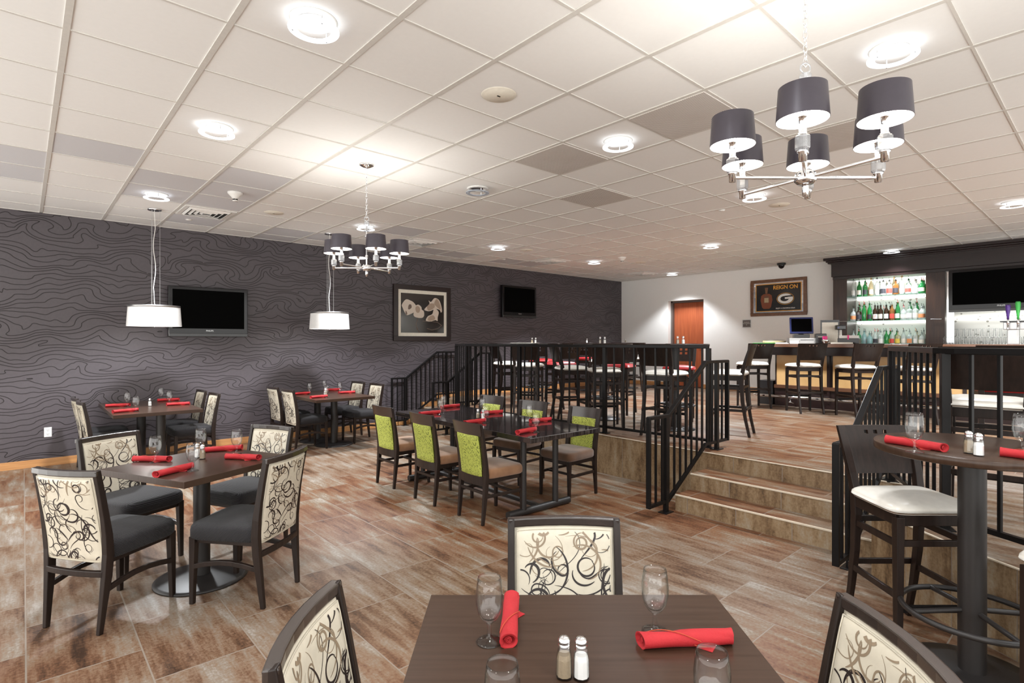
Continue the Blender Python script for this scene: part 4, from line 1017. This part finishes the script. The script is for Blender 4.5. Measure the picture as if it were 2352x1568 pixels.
# ================================================================ TABLEWARE
def goblet():
    t = thing('water_goblet', '', 'glass')
    prof_o = [(0, 0), (.034, 0), (.0355, .002), (.030, .005), (.012, .010), (.0062, .018), (.0055, .045), (.010, .052), (.020, .060), (.030, .076), (.0355, .100), (.036, .125), (.033, .155), (.0305, .170)]
    prof_i = [(.0293, .170), (.0318, .155), (.0347, .125), (.0342, .100), (.0285, .078), (.018, .064), (0, .058)]
    ob('bowl_and_stem', (MB().lathe(prof_o + prof_i, 28), ['glass']), t)
    return t
def napkin():
    b = MB(); L = .245; NS, NA = 22, 28; vs = []
    for i in range(NS + 1):
        s = i / NS
        for k in range(NA):
            th = 2 * math.pi * k / NA; seam = (th - 2.2 * s * 1.4 + .5) % (2 * math.pi)
            r = .0195 + .0030 * (seam / (2 * math.pi)) + .0008 * math.sin(9 * s + 2 * th) + (.0012 if abs(s - .5) > .46 else 0)
            vs.append(((s - .5) * L + .006 * math.cos(th) * (1 if s > .5 else -1) * (abs(s - .5) > .47), r * 1.08 * math.cos(th), .0185 + r * .88 * math.sin(th)))
    fs = []
    for i in range(NS):
        for k in range(NA): fs.append((i * NA + k, i * NA + (k + 1) % NA, (i + 1) * NA + (k + 1) % NA, (i + 1) * NA + k))
    b.add(vs, fs, 0, True)
    for e, sgn in ((0, 1), (NS, -1)):
        ring = vs[e * NA:(e + 1) * NA]; cy = 0; cz = .0185; x0 = (e / NS - .5) * L
        r1 = [(x, cy + (y - cy) * .72, cz + (z - cz) * .72) for x, y, z in ring]; r2 = [(x + sgn * .02, cy + (y - cy) * .6, cz + (z - cz) * .6) for x, y, z in ring]
        allv = ring + r1 + r2 + [(x0 + sgn * .022, cy, cz)]
        f2 = []
        for k in range(NA): k2 = (k + 1) % NA; f2 += [(k, k2, NA + k2, NA + k), (NA + k, NA + k2, 2 * NA + k2, 2 * NA + k), (2 * NA + k, 2 * NA + k2, 3 * NA)]
        b.add(allv, f2, 0, True)
        b.tube([(x0 + sgn * .004, .010 * (1 - q / 22) * math.cos(q * .75), cz + .010 * (1 - q / 22) * math.sin(q * .75)) for q in range(20)], .0016, 5, 0)
    for ph, s0, s1_, tw in ((.4, .10, .62, 2.6), (3.4, .55, .93, 1.7)):   # edges of the folded flaps, winding round the roll
        pts = []
        for q in range(15):
            u = s0 + (s1_ - s0) * q / 14; th = ph + tw * (u - s0) / (s1_ - s0); pts.append(((u - .5) * L, .0232 * 1.08 * math.cos(th), .0185 + .0232 * .88 * math.sin(th)))
        b.tube(pts, .0011, 5, 1)
    b.add([(.02, -.012, .0008), (.075, -.012, .0008), (.052, -.040, .0012), (.02, -.012, .003), (.075, -.012, .003), (.052, -.040, .0026)], [(0, 2, 1), (3, 4, 5), (0, 1, 4, 3), (1, 2, 5, 4), (2, 0, 3, 5)], 0)
    return tag(ob('napkin_roll', (b, ['napkin', 'napkin_edge'], 0, False, True)), '', 'napkin')
def shaker(content, label):
    t = thing('shaker', label, 'shaker')
    ob('body', (MB().lathe([(0, 0), (.0185, 0), (.0195, .003), (.0185, .045), (.0155, .066), (.0115, .074), (.0105, .074), (.0145, .065), (.0172, .045), (.0182, .005), (0, .004)], 10, smooth=False), ['glass']), t)
    ob('contents', (MB().lathe([(0, .0045), (.0176, .0055), (.0168, .045), (.0145, .056), (0, .056)], 10, smooth=False), [content]), t)
    ob('cap', (MB().lathe([(.0135, .072), (.0140, .080), (.0130, .081), (.0150, .083), (.0145, .089), (.010, .095), (.004, .0975), (0, .0978)], 22), ['chrome']), t)
    return t
GOB, NAP, SAL, PEP = Kind(goblet()), Kind(napkin()), Kind(shaker('salt', '')), Kind(shaker('pepper', ''))
def lay(z, where, gob=(), nap=(), salt=None, pep=None):
    for x, y, s in gob: GOB.at((x, y, z), rnd.uniform(0, 6), 'empty clear goblet ' + s + ' ' + where, 'water goblets ' + where)
    for x0, y0, x1, y1, s in nap: NAP.at(((x0 + x1) / 2, (y0 + y1) / 2, z), math.atan2(y1 - y0, x1 - x0), 'rolled red napkin ' + s + ' ' + where, 'red napkins ' + where)
    if salt: SAL.at((salt[0], salt[1], z), .3, 'glass salt shaker with chrome cap ' + where, 'salt and pepper shakers')
    if pep: PEP.at((pep[0], pep[1], z), .5, 'glass pepper shaker with chrome cap ' + where, 'salt and pepper shakers')
lay(.76, 'on the left foreground table', [(.645, 4.225, 'at left'), (.771, 3.789, 'at the front'), (.945, 4.561 - .17, 'behind the shakers'), (1.12, 4.16, 'at right')],
    [(.54, 4.36, .72, 4.18, 'at left'), (.56, 3.74, .80, 3.88, 'at the front'), (.985, 4.365, 1.17, 4.30, 'at the back'), (1.02, 4.03, 1.17, 3.84, 'at right')], (.885, 4.20), (.90, 4.13))
lay(.76, 'on the leftmost wall table', [(.94, 8.04, 'at left rear'), (.949, 7.43, 'at left front'), (1.366, 8.53, 'at right rear'), (1.358, 7.93, 'at right front')],
    [(.74, 8.16, .97, 8.09, 'at left rear'), (.74, 7.42, .975, 7.46, 'at left front'), (1.325, 8.48, 1.55, 8.42, 'at right rear'), (1.313, 7.83, 1.555, 7.79, 'at right front')], (1.158, 7.95))
lay(.76, 'on the second wall table', [(3.174, 8.06, 'at left rear'), (3.164, 7.44, 'at left front'), (3.60, 8.54, 'at right rear'), (3.566, 7.89, 'at right front')],
    [(2.985, 8.15, 3.21, 8.16, 'at left rear'), (2.975, 7.51, 3.215, 7.53, 'at left front'), (3.60, 8.50, 3.80, 8.45, 'at right rear'), (3.565, 7.91, 3.79, 7.86, 'at right front')], (3.345, 7.91), (3.33, 7.84))
lay(.76, 'on the long dark table', [(3.349, 4.90, 'at left rear'), (3.601, 5.21, 'at right rear'), (3.338, 4.112, 'at left middle'), (3.748, 4.68, 'at right middle'), (3.32, 3.40, 'at left front'), (3.708, 3.89, 'at right front')],
    [(3.19, 5.03, 3.40, 5.0, 'at left rear'), (3.70, 5.38, 3.93, 5.36, 'at right rear'), (3.15, 4.19, 3.38, 4.18, 'at left middle'), (3.72, 4.63, 3.93, 4.57, 'at right middle'), (3.14, 3.44, 3.38, 3.47, 'at left front'), (3.69, 3.85, 3.92, 3.81, 'at right front')], (3.50, 4.36), (3.49, 4.43))
lay(.76, 'on the nearest table', [(.915, 1.113, 'at left rear'), (1.285, .852, 'at right rear'), (.69, .80, 'at left, cropped by the bottom edge'), (1.03, .55, 'at right, cropped by the bottom edge')],
    [(.94, 1.065, 1.095, 1.225, 'pointing away beside the left goblet'), (1.178, .842, 1.395, .675, 'lying across the right side')], (.977, .849), (.950, .878))
lay(1.07, 'on the round high table', [(2.889, .606, 'at left'), (3.185, .287, 'cut by the right edge')], [(3.05, .735, 2.985, .535, 'at left'), (3.055, .33, 3.02, .12, 'at right')], (2.985, .405), (3.024, .443))
for x, y, s in [(6.12, 3.68, 'nearest the stair handrail'), (6.17, 4.95, 'at the middle'), (6.70, 6.9, 'at the left')]:
    SAL.at((x, y - .03, PZ + 1.07), 0, 'salt shaker on the high table behind the railing, ' + s, 'shakers on the platform tables'); PEP.at((x - .03, y + .03, PZ + 1.07), 0, 'pepper shaker on the high table behind the railing, ' + s, 'shakers on the platform tables')
SAL.at((9.4, 8.0, PZ + 1.07), 0, 'tiny salt shaker on the distant high table by the dark wall', 'shakers on the platform tables')
PEP.at((10.66, 7.88, PZ + 1.07), 0, 'tiny pepper shaker on the farthest high table near the corner', 'shakers on the platform tables')
tag(ob('menu_sheet', (MB().b2((-.14, -.22, 0), (.14, .22, .004)), ['cream_lbl']), None, (6.62, 7.06, PZ + 1.0705), .4), 'pale menu sheet lying on the high table behind the railing', 'menu')

# ================================================================ BAR
BX = 9.72; BT = 1.062 + PZ
t = thing('bar_counter', 'long dark wood bar counter with yellow maple panels and chrome foot rail', 'bar counter', (BX, 0, PZ))
ob('counter_top', (MB().b2((-.26, -3, 1.005), (.50, 4.36, 1.062)), ['bartop'], .008), t)
ob('under_rail', (MB().b2((-.14, -3, .87), (.0, 4.2, 1.004)), ['cabd'], .004), t)
ob('body', (MB().b2((.012, -3, 0), (.46, 4.03, 1.004)), ['cabd']), t)
k = 0
for y1 in (4.0, 3.12, 2.28, 1.44, .60, -.24):
    ob('front_panel', (MB().b2((-.004, y1 - .80, .36), (.012, y1, .87)), ['maple'], .002), t)
    ob('panel_divider', (MB().b2((-.03, y1 - .84, .1), (.0118, y1 - .80, .87)), ['cabd'], .002), t)
ob('ledge', (MB().b2((-.04, -3, .30), (.012, 4.03, .36)), ['bartop'], .006), t)
ob('kick_board', (MB().b2((-.01, -3, 0), (.012, 4.03, .30)), ['cabd']), t)
fr = ob('foot_rail', (MB().tube([(-.20, 4.28, .175), (-.20, -3, .175)], .025, 16).lathe([(0, 0), (.034, 0), (.034, .02), (0, .03)], 16, (-.20, 4.28, .175)), ['chrome']), t)
for y1 in (3.7, 2.5, 1.3): ob('rail_bracket', (MB().tube([(-.2, y1, .175), (-.2, y1, .10), (-.03, y1, .06)], .012, 10).lathe([(0, 0), (.03, .0), (.03, .02), (0, .02)], 16, (-.2, y1, .08)), ['chrome']), t)
tag(ob('storage_bin', (MB().b2((-.17, -.13, 0), (.17, .13, .42)), ['blackp'], .01), None, (9.9, 4.20, PZ)), 'black box standing on the floor at the left end of the bar', 'box')
# cabinet round the bottles
CX = 11.66
t = thing('back_bar_cabinet', 'dark wood back bar cabinet with crown header around the lit bottle niches', 'cabinet', (0, 0, 0))
b = MB(); b.b2((CX - .04, -3, 2.79), (WX + .2, 3.76, 3.06)); ob('header', (b, ['cabd'], .004), t)
b = MB()
for k, (o_, z0, z1) in enumerate(((.05, 3.04, 3.07), (.075, 3.07, 3.10), (.11, 3.10, 3.15))): b.b2((CX - .03 - o_, -3, z0), (WX, 3.76 + o_, z1))
ob('crown_moulding', (b, ['cabd'], .006), t)
b = MB().b2((CX - .02, -3, 2.735), (CX + .02, 3.74, 2.79)); ob('light_rail', (b, ['cabd'], .003), t)
for y0, y1, s in ((3.50, 3.74, 'l'), (2.02, 2.285, 'm'), (-.4, -.1, 'r')): ob('pilaster', (MB().b2((CX, y0, PZ), (WX + .25, y1, 2.79)), ['cab'], .003), t)
ob('back_panel', (MB().b2((WX + .30, -3, PZ), (WX + .32, 3.74, 2.79)), ['dots']), t)
ob('niche_top', (MB().b2((CX, -3, 2.735), (WX + .3, 3.6, 2.745)), ['wallw']), t)
ob('back_counter', (MB().b2((CX - .25, -3, PZ + .6), (WX + .3, 3.70, BT - .02)), ['cab'], .004), t)
for z in (2.395, 1.935):
    ob('glass_shelf', (MB().b2((CX - .02, 2.29, z - .010), (WX + .29, 3.50, z)), ['shelfg'], .001), t)
    ob('light_strip', (MB().b2((WX + .27, 2.3, z - .035), (WX + .295, 3.49, z - .018)), ['backglow']), t)
ob('light_strip', (MB().b2((WX + .22, 2.3, 2.72), (WX + .28, 3.49, 2.733)), ['backglow']), t)
ob('light_strip', (MB().b2((WX + .22, -.1, 1.95), (WX + .28, 2.0, 1.965)), ['backglow']), t)
ob('metal_strips', (MB().b2((CX + .02, 1.90, BT), (CX + .03, 2.0, 2.74)).b2((CX + .02, 1.80, 2.2), (CX + .03, 1.86, 2.74)), ['mirror']), t)
for y, s in ((3.62, 1), (2.18, -1)): ob('shelf_bracket', (MB().tube([(CX - .03, y + .03, 1.935), (CX - .03, y - .12 * s * -1 if s < 0 else y - .14, 1.93)], .007, 8), ['steel']), t)
def area(loc, sx, sy, e, rot=(0, 0, 0), col=(1, 1, .97)):
    l = bpy.data.lights.new('niche_light', 'AREA'); l.shape = 'RECTANGLE'; l.size = sx; l.size_y = sy; l.energy = e; l.color = col
    o = bpy.data.objects.new('niche_light', l); COL.objects.link(o); o.location = loc; o.rotation_euler = rot
area((WX + .02, 2.9, 2.715), .15, 1.1, 2.6); area((WX + .02, 2.9, 2.36), .15, 1.1, 1.5); area((WX + .02, 2.9, 1.90), .15, 1.1, 1.5); area((WX + .02, 1.0, 1.93), .15, 1.8, 2.2); area((WX - .0, 1.0, 2.715), .15, 1.8, 2)
# right television, on an arm in front of the niche
t = tv(0, 1.28, 0, .68, 'large black television mounted over the bar at the right edge')
t.location = (11.30, 1.25, 2.02); t.rotation_euler = (0, 0, R(-90)); 
for c in list(t.children):
    if c.name.startswith('wall_bracket'): c.data = MB().b2((-.1, -.05, .25), (.1, .33, .45)).mesh('wall_bracket', ['iron'])

# bottles
def bmat(name, c): return glass(name, tuple(min(1, k ** .5 * 1.0) for k in c), tuple(k * .3 for k in c), .32, c, 1, .08)
BM = {'clear': bmat('bottle_clear', (.9, .93, .92)), 'green': bmat('bottle_green', (.05, .42, .12)), 'dark': bmat('bottle_dark', (.07, .035, .02)), 'amber': bmat('bottle_amber', (.55, .24, .07)), 'gold': bmat('bottle_gold', (.75, .62, .38)), 'teal': bmat('bottle_teal', (.5, .75, .78))}
for k, v in BM.items(): M['b_' + k] = v
M['l_yellow'] = flat('label_yellow', (.8, .6, .1), .6); M['l_red'] = flat('label_red', (.65, .08, .06), .6); M['l_dark'] = flat('label_dark', (.04, .04, .05), .6); M['l_orange'] = flat('label_orange', (.75, .3, .12), .6)
PROF = {'round': [(0, 0), (.038, 0), (.040, .006), (.040, .17), (.034, .195), (.016, .225), (.013, .27), (.015, .272), (.015, .285), (0, .285)],
        'tall': [(0, 0), (.034, 0), (.036, .006), (.035, .20), (.026, .235), (.014, .265), (.013, .31), (.016, .312), (.016, .322), (0, .322)],
        'squat': [(0, 0), (.048, 0), (.052, .01), (.052, .12), (.042, .155), (.018, .180), (.014, .215), (.017, .217), (.017, .235), (0, .235)],
        'square': [(0, 0), (.046, 0), (.048, .006), (.048, .165), (.036, .185), (.015, .20), (.014, .255), (.017, .257), (.017, .268), (0, .268)]}
bcache = {}
def bottle(shape, col, lab, cap, x, y, z, label, group, sc=1):
    key = (shape, col, lab, cap)
    if key not in bcache:
        pr = PROF[shape]; n = 8 if shape == 'square' else 20; H = pr[-1][1]; r = max(p[0] for p in pr)
        g = MB().lathe(pr, n, smooth=shape != 'square', ang=R(22.5)).mesh('bottle_glass', ['b_' + col])
        hs = .085 if shape != 'squat' else .065
        vs = []; N = 8
        for zz in (.035, .035 + hs):
            for k in range(N + 1):
                a = R(180 - 62 + 124 * k / N); vs.append(((r + .0012) * math.cos(a), (r + .0012) * math.sin(a), zz))
        lm = MB().add(vs, [(k, k + 1, N + 2 + k, N + 1 + k) for k in range(N)], 0, True).mesh('label', [lab], recalc=False) if lab else None
        c = MB().lathe([(0, 0), (.0145, 0), (.0145, .016), (.008, .02), (.0045, .034), (0, .034)], 12, (0, 0, H - .016)).tube([(0, 0, H + .012), (-.004, .003, H + .035), (-.016, .006, H + .052)], .0035, 6).mesh('pourer', [cap])
        bcache[key] = (g, lm, c)
    g, lm, c = bcache[key]
    t = thing('bottle', label, 'bottle', (x, y, z), R(rnd.uniform(-12, 12)), group); t.scale = (sc, sc, sc)
    ob('glass', g, t); ob('pourer', c, t)
    if lm: ob('label', lm, t)
    return t
top = [('tall', 'clear', 'white', 'blackp'), ('round', 'green', 'cream_lbl', 'blackp'), ('round', 'green', 'l_dark', 'blackp'), ('tall', 'gold', 'cream_lbl', 'gold'), ('tall', 'clear', 'cream_lbl', 'blackp'), ('square', 'clear', 'l_dark', 'blackp'), ('square', 'clear', 'l_red', 'steel'),
       ('square', 'amber', 'l_dark', 'blackp'), ('tall', 'clear', 'white', 'gold'), ('squat', 'clear', 'l_red', 'blackp'), ('squat', 'clear', 'white', 'tray'), ('squat', 'green', 'cream_lbl', 'redcap')]
mid = [('squat', 'clear', 'l_orange', 'blackp'), ('square', 'dark', 'l_dark', 'blackp'), ('tall', 'green', None, 'redcap'), ('tall', 'green', 'l_dark', 'blackp'), ('round', 'dark', 'white', 'blackp'), ('round', 'dark', 'cream_lbl', 'blackp'), ('round', 'dark', 'white', 'blackp'), ('round', 'amber', 'l_red', 'blackp'),
       ('tall', 'green', 'cream_lbl', 'redcap'), ('squat', 'clear', 'cream_lbl', 'redcap'), ('square', 'clear', 'white', 'blackp'), ('square', 'clear', 'cream_lbl', 'blackp'), ('squat', 'clear', 'l_orange', 'blackp')]
low = [('round', 'clear', 'white', 'blackp'), ('round', 'green', 'l_yellow', 'redcap'), ('round', 'teal', None, 'blackp'), ('squat', 'teal', None, 'blackp'), ('round', 'clear', 'l_dark', 'redcap'), ('square', 'clear', 'white', 'blackp'), ('round', 'green', None, 'blackp'), ('round', 'clear', 'l_red', 'blackp'),
       ('square', 'gold', 'l_yellow', 'blackp'), ('round', 'clear', 'cream_lbl', 'blackp'), ('square', 'clear', 'l_orange', 'blackp'), ('round', 'clear', 'white', 'l_orange'), ('squat', 'clear', 'cream_lbl', 'blackp')]
CW = {'b': '', 'clear': 'clear', 'green': 'green', 'dark': 'dark brown', 'amber': 'amber', 'gold': 'pale gold', 'teal': 'pale blue'}
LW = {'white': 'white label', 'cream_lbl': 'cream label', 'l_dark': 'dark label', 'l_red': 'red label', 'l_yellow': 'yellow label', 'l_orange': 'orange label', None: 'no label'}
for row, z, nm, sc in ((top, 2.395, 'top glass shelf', 1.0), (mid, 1.935, 'middle glass shelf', 1.0), (low, BT - .02, 'back counter', .9)):
    n = len(row)
    for i, (sh, co, la, ca) in enumerate(row):
        y = 3.42 - i * (1.06 / (n - 1)); bo = bottle(sh, co, la, ca, CX + .10, y, z, '%s glass bottle with %s, %s from left on the %s' % (CW[co], LW[la], nth(i), nm), 'bottles on the ' + nm, sc)
        if nm.startswith('middle') and i == 4: text('lettering', '7', .06, 'l_red', bo, (-.0425, 0, .075), (R(90), 0, R(-90)))
    for i in range(n - 2):   # second rank behind
        y = 3.36 - i * (1.0 / (n - 3)); sh, co, la, ca = row[(i * 5 + 2) % n]
        bottle(sh, co, la, ca, CX + .24, y, z, '%s glass bottle in the rear rank, %s from left on the %s' % (CW[co], nth(i), nm), 'rear bottles on the ' + nm, sc)
# tumblers stacked on the back bar at right
tm = MB().lathe([(0, 0), (.030, 0), (.033, .10), (.036, .135), (.034, .135), (.031, .10), (.028, .008), (0, .008)], 14).mesh('tumbler', ['glass'])
g = 0
for row_, (x, n, y0, z) in enumerate(((CX + .06, 13, 1.98, BT - .02), (CX - .10, 13, 2.0, BT - .02), (CX + .06, 11, 1.90, BT + .118))):
    for k in range(n):
        tag(ob('tumbler', tm, None, (x, y0 - k * .078, z)), 'clear tumbler, %s from left in the %s' % (nth(k), ['rear lower row', 'front row on the back bar', 'upper stacked row'][row_]), 'glass', 'tumblers on the back bar')
# beer taps
t = thing('tap_tower', 'steel beer tap tower standing on the bar at the right edge', 'beer tap', (9.95, .99, BT))
ob('tower', (MB().b2((-.04, -.5, .20), (.04, .10, .30)).b2((-.03, -.06, 0), (.03, .06, .20)).b2((-.03, -.46, 0), (.03, -.34, .2)), ['steel'], .006), t)
ob('drip_rail', (MB().b2((-.06, -.52, .30), (.04, .13, .315)), ['blackp']), t)
for k, (mm, h, yy) in enumerate((('purple', .20, .045), ('green', .24, -.055), ('cabd', .26, -.15))):
    f = ob('faucet', (MB().tube([(-.04, yy, .27), (-.09, yy, .27), (-.11, yy, .20)], .012, 10).lathe([(0, 0), (.014, 0), (.018, .02), (.010, .05), (0, .06)], 12, (-.09, yy, .27)), ['chrome']), t)
    ob('tap_handle', (MB().lathe([(0, 0), (.012, 0), (.016, h * .3), (.026, h * .65), (.030, h * .9), (.022, h), (0, h)], 16, (-.09, yy, .33)), [mm]), f)
# counter clutter at the left end of the bar
z = BT
t = thing('till_terminal', 'touch-screen till with blue-black frame on the bar', 'till', (9.98, 3.70, z), R(-62))
ob('stand', (MB().b2((-.12, -.10, .10), (.12, .12, .16)).b2((-.04, -.02, .16), (.04, .04, .24)), ['blackp'], .006), t)
rx = Matrix.Rotation(R(-14), 4, 'X')
ob('housing', (MB().box((0, -.03, .31), (.36, .05, .29), mat4=rx), ['bluebez'], .012), t)
ob('screen', (MB().box((0, -.0565, .3175), (.31, .002, .225), mat4=rx), ['screen']), t)
t = thing('cash_drawer', 'grey metal cash drawer under the till screen', 'cash drawer', (10.02, 3.66, z), R(-62))
ob('body', (MB().b2((-.25, -.14, 0), (.25, .2, .1)), ['steel'], .004), t); ob('front_slot', (MB().b2((-.08, -.143, .06), (.12, -.139, .07)), ['iron']), t)
t = thing('receipt_printer', 'small black receipt printer right of the till', 'printer', (10.0, 3.40, z), R(-62))
ob('body', (MB().b2((-.08, -.09, .0), (.08, .09, .17)), ['blackp'], .012), t); ob('paper_slot', (MB().b2((-.05, -.092, .11), (.05, -.088, .12)), ['cream_lbl']), t)
t = thing('card_reader', 'black card reader on a tall white stand beside the cabinet', 'card reader', (10.1, 3.13, z), R(-50))
ob('stand', (MB().lathe([(0, 0), (.05, 0), (.045, .02), (.022, .05), (.022, .24), (0, .24)], 18), ['white']), t); ob('head', (MB().b2((-.07, -.04, .23), (.07, .05, .31)), ['blackp'], .015), t); ob('indicator', (MB().b2((-.055, -.042, .262), (-.035, -.039, .272)), ['blue']), t)
t = thing('clipboard', 'black-topped clipboard with white paper leaning beside the cabinet', 'clipboard', (10.14, 3.30, z), R(-60))
ob('board', (MB().b2((-.14, 0, 0), (.14, .01, .40)), ['blackp']), t); ob('paper', (MB().b2((-.12, -.003, .01), (.12, -.0005, .36)), ['cream_lbl']), t)
t = thing('tray_stack', 'round straw-coloured serving trays stacked on the bar at left', 'tray', (9.9, 4.12, z))
ob('trays', (MB().lathe([(0, .0), (.17, .0), (.185, .012), (.185, .05), (.18, .052), (0, .05)], 36), ['tray']), t); ob('top_lid', (MB().lathe([(0, .055), (.16, .055), (.175, .062), (0, .070)], 36), ['signg']), t)
tag(ob('green_folder', (MB().b2((-.12, -.2, 0), (.12, .2, .012)), ['green'], .002), None, (9.62, 4.12, z), .05), 'flat green folder at the left end of the bar top', 'folder')
tag(ob('paper_pile', (MB().b2((-.08, -.1, 0), (.08, .1, .012)).b2((-.07, -.08, .012), (.075, .09, .02)), ['white']), None, (9.62, 3.88, z), .5), 'white papers lying beside the green folder on the bar', 'papers')
tag(ob('card_box', (MB().b2((-.04, -.07, 0), (.04, .07, .055)), ['white'], .002), None, (9.60, 3.66, z), .3), 'small white box on the bar in front of the till', 'box')
t = thing('check_holder', 'black caddy filled with white check slips beside the bottles', 'caddy', (9.85, 2.93, z), R(-85))
ob('caddy', (MB().b2((-.15, -.05, 0), (.15, .08, .09)), ['blackp'], .008), t); ob('slips', (MB().b2((-.13, -.03, .05), (.13, .06, .135)), ['white']), t); ob('clip', (MB().b2((-.01, -.056, .07), (.01, -.03, .14)), ['pink']), t)
t = thing('sweetener_caddy', 'chrome-footed caddy of pink sweetener packets on the bar', 'caddy', (9.75, 3.24, z))
ob('holder', (MB().lathe([(0, 0), (.03, 0), (.035, .02), (.05, .04), (.055, .07), (0, .07)], 16), ['chrome']), t)
b = MB()
for k in range(9): b.box((rnd.uniform(-.03, .03), rnd.uniform(-.03, .03), .095), (.004, .04, .06), rnd.uniform(0, 3))
ob('packets', (b, ['pink']), t)
tag(ob('menu_stack', (MB().b2((-.06, -.14, 0), (.06, .14, .025)), ['cream_lbl'], .002), None, (9.68, 2.98, z), 0), 'cream menu cards stacked in front of the black caddy', 'menus')
